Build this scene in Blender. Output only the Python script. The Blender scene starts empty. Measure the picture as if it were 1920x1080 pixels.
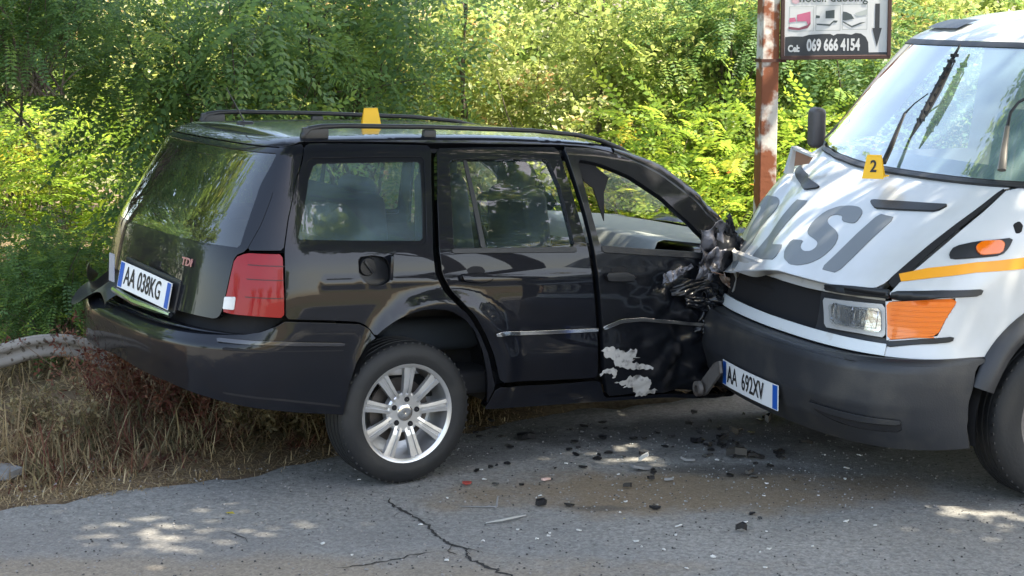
import bpy, bmesh, math, random, json
import numpy as np
from mathutils import Vector, Matrix
from mathutils.geometry import delaunay_2d_cdt
R = math.radians
scene = bpy.context.scene
# ------------------------------------------------------------------ camera
cam_data = bpy.data.cameras.new('camera'); cam = bpy.data.objects.new('camera', cam_data)
scene.collection.objects.link(cam); scene.camera = cam
CAMH = 1.97
cam.location = (0, 0, CAMH)
cam.rotation_euler = (math.pi/2 - 0.15924613897889817, 0, 0)
cam_data.sensor_width = 36; cam_data.lens = 3300/1920*36; cam_data.clip_end = 2000; cam_data.clip_start = .05
# ------------------------------------------------------------------ light
TOSUN = Vector((0.46, -0.10, 0.88)).normalized()
SUN_EL = math.asin(TOSUN.z); SUN_AZ = math.atan2(TOSUN.x, TOSUN.y)       # azimuth clockwise from +Y
sd = bpy.data.lights.new('sun', 'SUN'); sd.energy = 3.7; sd.angle = R(.5); sd.color = (1, .90, .72)
sun = bpy.data.objects.new('sun', sd); scene.collection.objects.link(sun)
sun.rotation_euler = TOSUN.to_track_quat('Z', 'Y').to_euler()
world = bpy.data.worlds.new('World'); scene.world = world; world.use_nodes = True
wn = world.node_tree; wn.nodes.clear()
sky = wn.nodes.new('ShaderNodeTexSky'); sky.sky_type = 'NISHITA'; sky.sun_disc = False
sky.sun_elevation = SUN_EL; sky.sun_rotation = SUN_AZ; sky.air_density = 1.0; sky.dust_density = 2.0; sky.ozone_density = 1.0
bg = wn.nodes.new('ShaderNodeBackground'); bg.inputs[1].default_value = .15
wo = wn.nodes.new('ShaderNodeOutputWorld')
tint = wn.nodes.new('ShaderNodeMix'); tint.data_type = 'RGBA'; tint.blend_type = 'MULTIPLY'; tint.inputs[0].default_value = 1; tint.inputs[7].default_value = (1.13, 1.0, .86, 1)   # the camera's warm white balance
wn.links.new(sky.outputs[0], tint.inputs[6]); wn.links.new(tint.outputs[2], bg.inputs[0]); wn.links.new(bg.outputs[0], wo.inputs[0])
scene.view_settings.view_transform = 'Standard'; scene.view_settings.look = 'None'
scene.view_settings.exposure = 2.25; scene.view_settings.gamma = 1; scene.view_settings.use_curve_mapping = False
cy = scene.cycles
cy.max_bounces = 7; cy.diffuse_bounces = 3; cy.glossy_bounces = 4; cy.transmission_bounces = 5; cy.transparent_max_bounces = 12
cy.caustics_reflective = False; cy.caustics_refractive = False; cy.use_denoising = True; cy.sample_clamp_indirect = 6
cy.blur_glossy = .0
# ---------------------------------------------------------------- shape functions (body surfaces)
def lerp(x, xs, ys): return np.interp(x, xs, ys)
def sm(x, xs, ys):
    """smooth interpolation through a table (average of shifted linear interpolations)"""
    r = 0
    h = (xs[-1]-xs[0])*0.012
    for k in (-2,-1,0,1,2): r = r + np.interp(np.asarray(x)+k*h, xs, ys)
    return r/5
_ph = np.linspace(0, np.pi/2, 400)
def _setab(n, A, B):
    c, s_ = np.cos(_ph), np.sin(_ph)
    X = A*s_**(2/n); Y = B*c**(2/n)
    L = np.r_[0, np.cumsum(np.hypot(np.diff(X), np.diff(Y)))]
    return X/A, Y/B, L
# car: side coordinate s = x on the flank (x >= XC), running round the rear corner to the centre line at s = XC - LR
XC = -0.42
_cx, _cy, _cL = _setab(3.1, 0.50, 0.85)
LR = _cL[-1]
def car_top(x):   # height of the roof / windscreen / bonnet line along the car
    return sm(x, [-1.2,-.78,-.5,0,.5,.9,1.15,1.45,1.75,2.05,2.3,2.9,3.4], [1.315,1.345,1.365,1.385,1.39,1.38,1.355,1.25,1.12,.97,.93,.86,.80])
def car_w(z):
    return sm(z, [.10,.20,.30,.45,.60,.75,.90,.97,1.15,1.35,1.5], [.78,.815,.845,.862,.866,.860,.838,.815,.745,.655,.58])
def car_r(z):
    return sm(z, [.10,.22,.34,.50,.585,.60,.70,.85,.95,1.05,1.25,1.40,1.5], [-.82,-.89,-.945,-.965,-.965,-.875,-.855,-.830,-.805,-.76,-.65,-.565,-.52])
TB, TT = .93, 1.43
def carS(s, t):
    s = np.asarray(s, float); t = np.asarray(t, float)
    s, t = np.broadcast_arrays(s, t)
    tc = np.minimum(t, TT)
    side = s >= XC
    a = np.clip((XC - s), 0, 2*LR); fs = np.where(a > LR, -1, 1); a = np.where(a > LR, 2*LR-a, a)
    fx = np.interp(a, _cL, _cx); fy = np.interp(a, _cL, _cy)
    def zz(x): 
        tb = np.minimum(TB, car_top(x)-.04)
        return np.where(tc <= tb, tc, tb + (tc-tb)/(TT-tb)*(car_top(x)-tb))
    rr = car_r(tc)
    x = np.where(side, s, XC + (rr-XC)*fx)
    z = zz(x)
    rnd = np.clip((tc-1.34)/.09, 0, 1)                      # roof shoulder
    shr = (1-np.sqrt(np.clip(1-rnd**2,0,1)))*.11
    w = car_w(z) - shr
    w = w - .10*np.clip((x-1.9)/1.2,0,1)**2
    y = -w*np.where(side, 1, fy*fs)
    z = z - shr*.0
    x = x + np.where(side, 0, fx)*shr*.9
    # rear wheel arch flare
    d = np.hypot(x-0.12, z-.36)
    fl = np.exp(-((d-.345)/.045)**2)*.022*np.clip((z-.15)/.2,0,1)
    y = y + np.sign(y)*np.where(np.abs(y)>.5, fl, 0)
    # door crease and crash damage on the front door / fender
    cr = np.exp(-((z-.80)/.02)**2)*.004*(side)
    y = y - cr
    dm = np.clip((x-1.18)/.75,0,1)*np.clip((1.0-z)/.12,0,1)*side
    f = (np.sin(x*17+z*9)*np.cos(z*23-x*5)*.5 + np.sin(x*41-z*33)*.3+np.sin(z*57+x*13)*.2)
    y = y + dm*(.22*np.clip((x-1.52)/.4,0,1)**2 + .030*f)
    x = x - dm*.02*f
    return np.stack([x, y, z], -1)
# van: s<=0 flank running back from the front corner, s>0 round the front to the far corner
VC = 0.50
_vx, _vy, _vL = _setab(3.2, VC, 0.98)
LV = _vL[-1]
def van_f(z):
    return lerp(z, [.15,.25,.35,.45,.58,.61,.62,.64,.68,.74,.845,.86,.90,.96,1.04,1.12,1.20,1.265,1.28,1.46,1.66,1.80,1.83,1.88,1.93,1.97],
                   [-.16,-.10,-.03,0,-.005,-.03,-.09,-.10,-.12,-.13,-.14,-.12,-.17,-.24,-.33,-.43,-.54,-.63,-.65,-.81,-.97,-1.09,-1.13,-1.24,-1.45,-1.9])
def van_w(z):
    return sm(z, [.15,.30,.50,.58,.62,.66,.92,1.22,1.55,1.78,1.86,1.93,1.97], [.94,.965,.975,.975,.965,.965,.965,.945,.88,.82,.78,.71,.62])
def vanS(s, t):
    s, t = np.broadcast_arrays(np.asarray(s, float), np.asarray(t, float))
    f = van_f(t); w = van_w(t)
    xc = f - VC
    side = s <= 0
    a = np.clip(s, 0, 2*LV)
    m = a > LV
    aa = np.where(m, 2*LV-a, a)
    fx = np.interp(aa, _vL, _vx); fy = np.interp(aa, _vL, _vy)
    x = np.where(side, xc + s, xc + VC*fx)
    y = w*np.where(side, 1, fy*np.where(m, -1, 1))
    z = t + 0*x
    # flattened, crumpled far corner of the nose
    hood = np.clip((t-.70)/.1,0,1)*np.clip((1.34-t)/.06,0,1)
    far = np.clip((-y+.10)/.9, 0, 1)
    x = x - far**1.5*.10*np.clip((1.34-t)/.06,0,1)
    wv = np.sin(y*9+t*14)*.5+np.sin(y*21-t*9)*.3
    x = x + hood*far*(.028*wv + .010*np.abs(np.sin(y*17+t*31)))
    z = z + hood*np.clip((t-.95)/.2,0,1)*(far**2*.07 + .012*wv*far)
    dip = far**1.2*np.clip((1.10-t)/.22,0,1)**1.3*np.clip((t-.852)/.008,0,1)
    z = z - .150*dip; x = x + .015*dip
    d = np.hypot(x+.98, z-.34)
    fl = np.exp(-((d-.43)/.03)**2)*.02
    y = y + np.where(y > .6, fl, 0)
    return np.stack([x, y, z], -1)
# ---------------------------------------------------------------- materials
def mat(name, col, rough=.5, metal=0, coat=0, spec=.5, noise=None, bump=None, alpha=None, emit=None, coatr=.03):
    m = bpy.data.materials.new(name); m.use_nodes = True; nt = m.node_tree; b = nt.nodes['Principled BSDF']
    b.inputs['Base Color'].default_value = (*col, 1); b.inputs['Roughness'].default_value = rough
    b.inputs['Metallic'].default_value = metal; b.inputs['Coat Weight'].default_value = coat
    b.inputs['Coat Roughness'].default_value = coatr; b.inputs['Specular IOR Level'].default_value = spec
    tc = nt.nodes.new('ShaderNodeTexCoord')
    if noise:                                   # (scale, second colour, low, high)
        sc, c2, lo, hi = noise
        n = nt.nodes.new('ShaderNodeTexNoise'); n.inputs['Scale'].default_value = sc; n.inputs['Detail'].default_value = 6
        r = nt.nodes.new('ShaderNodeValToRGB'); r.color_ramp.elements[0].position = lo; r.color_ramp.elements[1].position = hi
        r.color_ramp.elements[0].color = (*col, 1); r.color_ramp.elements[1].color = (*c2, 1)
        nt.links.new(tc.outputs['Object'], n.inputs['Vector']); nt.links.new(n.outputs[0], r.inputs[0]); nt.links.new(r.outputs[0], b.inputs['Base Color'])
    if bump:
        sc, st = bump
        n = nt.nodes.new('ShaderNodeTexNoise'); n.inputs['Scale'].default_value = sc; n.inputs['Detail'].default_value = 4
        bp = nt.nodes.new('ShaderNodeBump'); bp.inputs['Strength'].default_value = st; bp.inputs['Distance'].default_value = .01
        nt.links.new(tc.outputs['Object'], n.inputs['Vector']); nt.links.new(n.outputs[0], bp.inputs['Height']); nt.links.new(bp.outputs[0], b.inputs['Normal'])
    return m
def nodes(m): return m.node_tree.nodes, m.node_tree.links
def glass(name, tint, dust_sheen=.06, dust_sheen_col=(.5,.5,.48), refl=1.0, rough=.015):
    m = bpy.data.materials.new(name); m.use_nodes = True; n, l = nodes(m); n.clear()
    tr = n.new('ShaderNodeBsdfTransparent'); tr.inputs[0].default_value = (*tint, 1)
    gl = n.new('ShaderNodeBsdfGlossy'); gl.inputs['Roughness'].default_value = rough; gl.inputs[0].default_value = (1,1,1,1)
    df = n.new('ShaderNodeBsdfDiffuse'); df.inputs[0].default_value = (*dust_sheen_col, 1)  # diffuse film: dust, and on bluish panes a painted sky sheen too
    fr = n.new('ShaderNodeFresnel'); fr.inputs[0].default_value = 1.52
    mu = n.new('ShaderNodeMath'); mu.operation = 'MULTIPLY'; mu.inputs[1].default_value = 1.7*refl; mu.use_clamp = True
    ns = n.new('ShaderNodeTexNoise'); ns.inputs['Scale'].default_value = 3.5; ns.inputs['Detail'].default_value = 5
    mr = n.new('ShaderNodeMapRange'); mr.inputs[1].default_value = .35; mr.inputs[2].default_value = .7; mr.inputs[3].default_value = dust_sheen*.6; mr.inputs[4].default_value = dust_sheen*1.5
    m1 = n.new('ShaderNodeMixShader'); m2 = n.new('ShaderNodeMixShader'); o = n.new('ShaderNodeOutputMaterial')
    l.new(ns.outputs[0], mr.inputs[0]); l.new(mr.outputs[0], m1.inputs[0]); l.new(tr.outputs[0], m1.inputs[1]); l.new(df.outputs[0], m1.inputs[2])
    l.new(fr.outputs[0], mu.inputs[0]); l.new(mu.outputs[0], m2.inputs[0]); l.new(m1.outputs[0], m2.inputs[1]); l.new(gl.outputs[0], m2.inputs[2]); l.new(m2.outputs[0], o.inputs[0])
    return m
def leafmat(name, cols, trans=.5, rough=.45):
    """leaf: colour by a per-leaf random attribute, partly translucent"""
    m = bpy.data.materials.new(name); m.use_nodes = True; n, l = nodes(m); n.clear()
    at = n.new('ShaderNodeAttribute'); at.attribute_name = 'tone'
    r = n.new('ShaderNodeValToRGB'); el = r.color_ramp.elements
    while len(el) < len(cols): el.new(.5)
    for i, (p, c) in enumerate(cols): el[i].position = p; el[i].color = (*c, 1)
    l.new(at.outputs['Fac'], r.inputs[0])
    p = n.new('ShaderNodeBsdfPrincipled'); p.inputs['Roughness'].default_value = rough; p.inputs['Specular IOR Level'].default_value = .35
    t = n.new('ShaderNodeBsdfTranslucent'); hs = n.new('ShaderNodeHueSaturation'); hs.inputs['Saturation'].default_value = 1.0; hs.inputs['Value'].default_value = 2.1; hs.inputs['Hue'].default_value = .485
    mx = n.new('ShaderNodeMixShader'); mx.inputs[0].default_value = trans; o = n.new('ShaderNodeOutputMaterial')
    l.new(r.outputs[0], p.inputs['Base Color']); l.new(r.outputs[0], hs.inputs['Color']); l.new(hs.outputs[0], t.inputs[0])
    l.new(p.outputs[0], mx.inputs[1]); l.new(t.outputs[0], mx.inputs[2]); l.new(mx.outputs[0], o.inputs[0])
    return m
# ---------------------------------------------------------------- object helpers
def tag(o, label=None, cat=None, group=None, kind=None):
    if label: o['label'] = label
    if cat: o['category'] = cat
    if group: o['group'] = group
    if kind: o['kind'] = kind
    return o
def empty(name, loc=(0,0,0), rz=0):
    o = bpy.data.objects.new(name, None); scene.collection.objects.link(o); o.location = loc; o.rotation_euler = (0,0,rz)
    o.empty_display_size = .1
    return o
def mesh_obj(name, V, F, m, parent=None, smooth=True, normals=None, attr=None):
    me = bpy.data.meshes.new(name)
    V = np.asarray(V, float)
    me.from_pydata(V.tolist(), [], [list(map(int, f)) for f in F] if not isinstance(F, list) else F); me.materials.append(m)
    if smooth: me.polygons.foreach_set('use_smooth', [True]*len(me.polygons))
    me.update()
    if normals is not None: me.normals_split_custom_set_from_vertices([tuple(n) for n in normals])
    o = bpy.data.objects.new(name, me); scene.collection.objects.link(o)
    if parent: o.parent = parent
    return o
def fast_mesh(name, V, quads, m, parent=None, tone=None, tris=None, smooth=False):
    """big meshes from numpy arrays"""
    me = bpy.data.meshes.new(name); F = quads if tris is None else tris; k = F.shape[1]
    me.vertices.add(len(V)); me.vertices.foreach_set('co', V.astype(np.float32).ravel())
    me.loops.add(F.size); me.loops.foreach_set('vertex_index', F.astype(np.int32).ravel())
    me.polygons.add(len(F)); me.polygons.foreach_set('loop_start', np.arange(0, F.size, k, dtype=np.int32)); 
    me.update(calc_edges=True); me.validate()
    if smooth: me.polygons.foreach_set('use_smooth', [True]*len(F))
    if tone is not None:
        a = me.attributes.new('tone', 'FLOAT', 'POINT'); a.data.foreach_set('value', tone.astype(np.float32))
    me.materials.append(m)
    o = bpy.data.objects.new(name, me); scene.collection.objects.link(o)
    if parent: o.parent = parent
    return o
class MB:
    """collects simple solids, links them as one mesh"""
    def __init__(s): s.bm = bmesh.new()
    def box(s, c, d, rot=None, bev=0, seg=2):
        r = bmesh.ops.create_cube(s.bm, size=1); vs = r['verts']
        bmesh.ops.scale(s.bm, vec=d, verts=vs)
        if bev:
            es = list({e for v in vs for e in v.link_edges})
            g = bmesh.ops.bevel(s.bm, geom=es, offset=bev, segments=seg, affect='EDGES', profile=.5, clamp_overlap=True)
            vs = list({v for f in g['faces'] for v in f.verts} | {v for v in vs if v.is_valid})
            vs = [v for v in vs if v.is_valid]
            seen = set(vs); st = list(vs)
            while st:
                v = st.pop()
                for e in v.link_edges:
                    w = e.other_vert(v)
                    if w not in seen: seen.add(w); st.append(w)
            vs = list(seen)
        M = Matrix.Translation(Vector(c)) @ (rot.to_4x4() if rot else Matrix())
        bmesh.ops.transform(s.bm, matrix=M, verts=vs); return s
    def tube(s, pts, rad, n=8, cap=True, flat=1.0):
        pts = [Vector(p) for p in pts]; rad = [rad]*len(pts) if np.isscalar(rad) else rad
        up = Vector((0,0,1)); rings = []
        for i, p in enumerate(pts):
            t = (pts[min(i+1, len(pts)-1)] - pts[max(i-1, 0)]).normalized()
            a = t.cross(up); a = a.normalized() if a.length > .05 else t.cross(Vector((0,1,0))).normalized()
            b = a.cross(t).normalized()
            rings.append([s.bm.verts.new(p + (a*math.cos(q)*rad[i] + b*math.sin(q)*rad[i]*flat)) for q in [2*math.pi*k/n for k in range(n)]])
        for A, B in zip(rings, rings[1:]):
            for k in range(n): s.bm.faces.new((A[k], A[(k+1)%n], B[(k+1)%n], B[k]))
        if cap: s.bm.faces.new(rings[0][::-1]); s.bm.faces.new(rings[-1])
        return s
    def lathe(s, prof, c, axis='Y', n=48, a0=0, a1=2*math.pi, close=True):
        rings = []
        full = abs(a1-a0-2*math.pi) < 1e-6
        N = n if full else n+1
        for k in range(N):
            a = a0 + (a1-a0)*k/n
            rings.append([s.bm.verts.new((c[0]+r*math.cos(a), c[1]+h, c[2]+r*math.sin(a))) for r, h in prof])
        for k in range(N if full else N-1):
            A, B = rings[k], rings[(k+1) % N]
            for i in range(len(prof)-1): s.bm.faces.new((A[i], A[i+1], B[i+1], B[i]))
        return s
    def poly(s, pts, th, up):
        """flat polygon extruded by th along up"""
        up = Vector(up); a = [s.bm.verts.new(Vector(p)) for p in pts]; b = [s.bm.verts.new(Vector(p)+up*th) for p in pts]
        s.bm.faces.new(a[::-1]); s.bm.faces.new(b)
        for i in range(len(a)): j = (i+1) % len(a); s.bm.faces.new((a[i], a[j], b[j], b[i]))
        return s
    def build(s, name, m, parent=None, smooth=False, f=None, recalc=True):
        if recalc: bmesh.ops.recalc_face_normals(s.bm, faces=s.bm.faces)
        if f is not None:
            for v in s.bm.verts: v.co = Vector(f(np.array(v.co)))
        me = bpy.data.meshes.new(name); s.bm.to_mesh(me); s.bm.free(); me.materials.append(m)
        if smooth:
            me.polygons.foreach_set('use_smooth', [True]*len(me.polygons))
            try: me.set_sharp_from_angle(angle=R(38))
            except Exception: pass
        o = bpy.data.objects.new(name, me); scene.collection.objects.link(o)
        if parent: o.parent = parent
        return o
def text_mesh(name, txt, size, m, parent, M, sx=1.0, bold=0, th=.001):
    c = bpy.data.curves.new(name, 'FONT'); c.body = txt; c.size = size; c.extrude = th/2; c.offset = bold; c.align_x = 'CENTER'; c.align_y = 'CENTER'
    c.resolution_u = 3
    t = bpy.data.objects.new(name, c); scene.collection.objects.link(t)
    dg = bpy.context.evaluated_depsgraph_get(); me = bpy.data.meshes.new_from_object(t.evaluated_get(dg))
    bpy.data.objects.remove(t); bpy.data.curves.remove(c)
    me.transform(Matrix.Diagonal((sx,1,1,1))); me.transform(M); me.materials.clear(); me.materials.append(m)
    me.name = name; o = bpy.data.objects.new(name, me); scene.collection.objects.link(o)
    if parent: o.parent = parent
    return o
# ---------------------------------------------------------------- panels cut out of a body surface
def surf_normal(S, s, t, sign):
    e = 2e-3
    ds = S(s+e, t) - S(s-e, t); dt = S(s, t+e) - S(s, t-e)
    n = np.cross(ds, dt)*sign; return n/np.maximum(np.linalg.norm(n, axis=-1, keepdims=True), 1e-9)
def densify(L, h):
    out = []
    for i in range(len(L)):
        a, b = np.array(L[i]), np.array(L[(i+1) % len(L)]); k = max(1, int(np.ceil(np.hypot(*(b-a))/h)))
        out += [a + (b-a)*j/k for j in range(k)]
    return np.array(out)
def smooth_loop(L, n=1):
    L = np.array(L, float); cut = min(.014, .07*float(np.ptp(L, 0).max()))
    for _ in range(n):                        # one Chaikin step rounds the corners a little
        N_ = np.roll(L, -1, 0); d = np.linalg.norm(N_-L, axis=1, keepdims=True); q = np.minimum(.22, cut/np.maximum(d, 1e-6))
        A = L*(1-q) + N_*q; B = L*q + N_*(1-q)
        L = np.stack([A, B], 1).reshape(-1, 2)
    return L
def inset(L, d):
    a = np.roll(L, 1, 0); b = np.roll(L, -1, 0)
    area = .5*np.sum(L[:,0]*b[:,1]-b[:,0]*L[:,1])
    t = b-a; t /= np.maximum(np.linalg.norm(t, axis=1, keepdims=True), 1e-9)
    n = np.stack([-t[:,1], t[:,0]], 1)*(1 if area > 0 else -1)
    return L + n*d
def inside(P, loops):
    r = np.zeros(len(P), bool)
    for L in loops:
        x0, y0 = L[:,0], L[:,1]; x1, y1 = np.roll(x0, -1), np.roll(y0, -1)
        for a, b, c, d in zip(x0, y0, x1, y1):
            if b == d: continue
            m = ((P[:,1] >= min(b,d)) & (P[:,1] < max(b,d)) & (P[:,0] < (c-a)*(P[:,1]-b)/(d-b)+a))
            r ^= m
    return r
def panel(name, loops, S, sign, m, parent, post=None, off=0., g=.035, shrink=.0025, flange=.022, bev=.003, mirror=None, rnd=1, both=True, disp=None):
    """cut the region inside loops[0] minus the holes out of surface S, give it rounded, folded-back edges"""
    LL = []
    for k, L in enumerate(loops):
        L = smooth_loop(L, rnd) if rnd else np.array(L, float)
        L = densify(L, g*.7); L = inset(L, shrink if k == 0 else -shrink); LL.append(L)
    lo, hi = LL[0].min(0), LL[0].max(0)
    X, Y = np.meshgrid(np.arange(lo[0]+g/2, hi[0], g), np.arange(lo[1]+g/2, hi[1], g*.8)); X[1::2] += g/2
    P = np.stack([X.ravel(), Y.ravel()], 1); P = P[inside(P, LL)] if len(P) else P
    B = np.concatenate(LL)
    if len(P):
        d = np.min(np.hypot(P[:,None,0]-B[None,:,0], P[:,None,1]-B[None,:,1]), 1); P = P[d > g*.4]
    A = np.concatenate([B, P]); E = []; k0 = 0
    for L in LL:
        n = len(L); E += [(k0+i, k0+(i+1) % n) for i in range(n)]; k0 += n
    r = delaunay_2d_cdt([Vector(p) for p in A], E, [], 0, 1e-6)
    V2 = np.array([tuple(v) for v in r[0]]); F = np.array([f for f in r[2] if len(f) == 3])
    c = V2[F].mean(1); F = F[inside(c, LL)]
    a = V2[F]; ar = (a[:,1,0]-a[:,0,0])*(a[:,2,1]-a[:,0,1])-(a[:,2,0]-a[:,0,0])*(a[:,1,1]-a[:,0,1])
    F = np.where((ar*sign > 0)[:,None], F, F[:, ::-1])
    def up(st, o):
        N = surf_normal(S, st[:,0], st[:,1], sign); Q = S(st[:,0], st[:,1]) + N*(np.reshape(o, (-1,1)) if not np.isscalar(o) else o)
        return Q, N
    o_ = off if disp is None else off + disp(V2)
    Q, N = up(V2, o_)
    if disp is not None: N = None
    Vs = [Q]; Ns = [N]; Fs = F.tolist(); base = len(Q)
    if flange:
        for k, L in enumerate(LL):
            n = len(L); Lo = inset(L, -bev*(1 if k == 0 else -1)*.8)
            oo = off if disp is None else off + disp(L)
            r0, n0 = up(L, oo); r1, n1 = up(Lo, (oo if disp is None else oo) - bev); r2, _ = up(Lo, oo - flange)
            side = r1 - r0; side /= np.maximum(np.linalg.norm(side, axis=1, keepdims=True), 1e-9)
            Vs += [r0, r1, r2]; Ns += [n0, side, side]
            w = np.sum(L[:,0]*np.roll(L[:,1],-1)-np.roll(L[:,0],-1)*L[:,1]) > 0
            fl = (w == (sign > 0)) if k == 0 else (w != (sign > 0))
            for i in range(n):
                j = (i+1) % n
                for u in (0, n):
                    f = (base+u+i, base+u+n+i, base+u+n+j, base+u+j)
                    Fs.append(list(f) if fl else list(f[::-1]))
            base += 3*n
    V = np.concatenate(Vs)
    if mirror: V = V*np.array([1,-1,1]); Fs = [f[::-1] for f in Fs]
    Nn = None
    if disp is None:
        Nn = np.concatenate(Ns)
        if mirror: Nn = Nn*np.array([1,-1,1])
    if post is not None:
        if Nn is not None:
            e = 1e-4; Nn = (post(V+Nn*e)-post(V))/e
        V = post(V)
    return mesh_obj(name, V, Fs, m, parent, normals=Nn)
def grid_obj(name, P, m, parent, thick=0, closed=False):
    """P: n x m x 3 grid of points"""
    n, k = P.shape[:2]; F = [[i*k+j, i*k+j+1, (i+1)*k+j+1, (i+1)*k+j] for i in range(n-1) for j in range(k-1)]
    o = mesh_obj(name, P.reshape(-1,3), F, m, parent)
    return o
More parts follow.
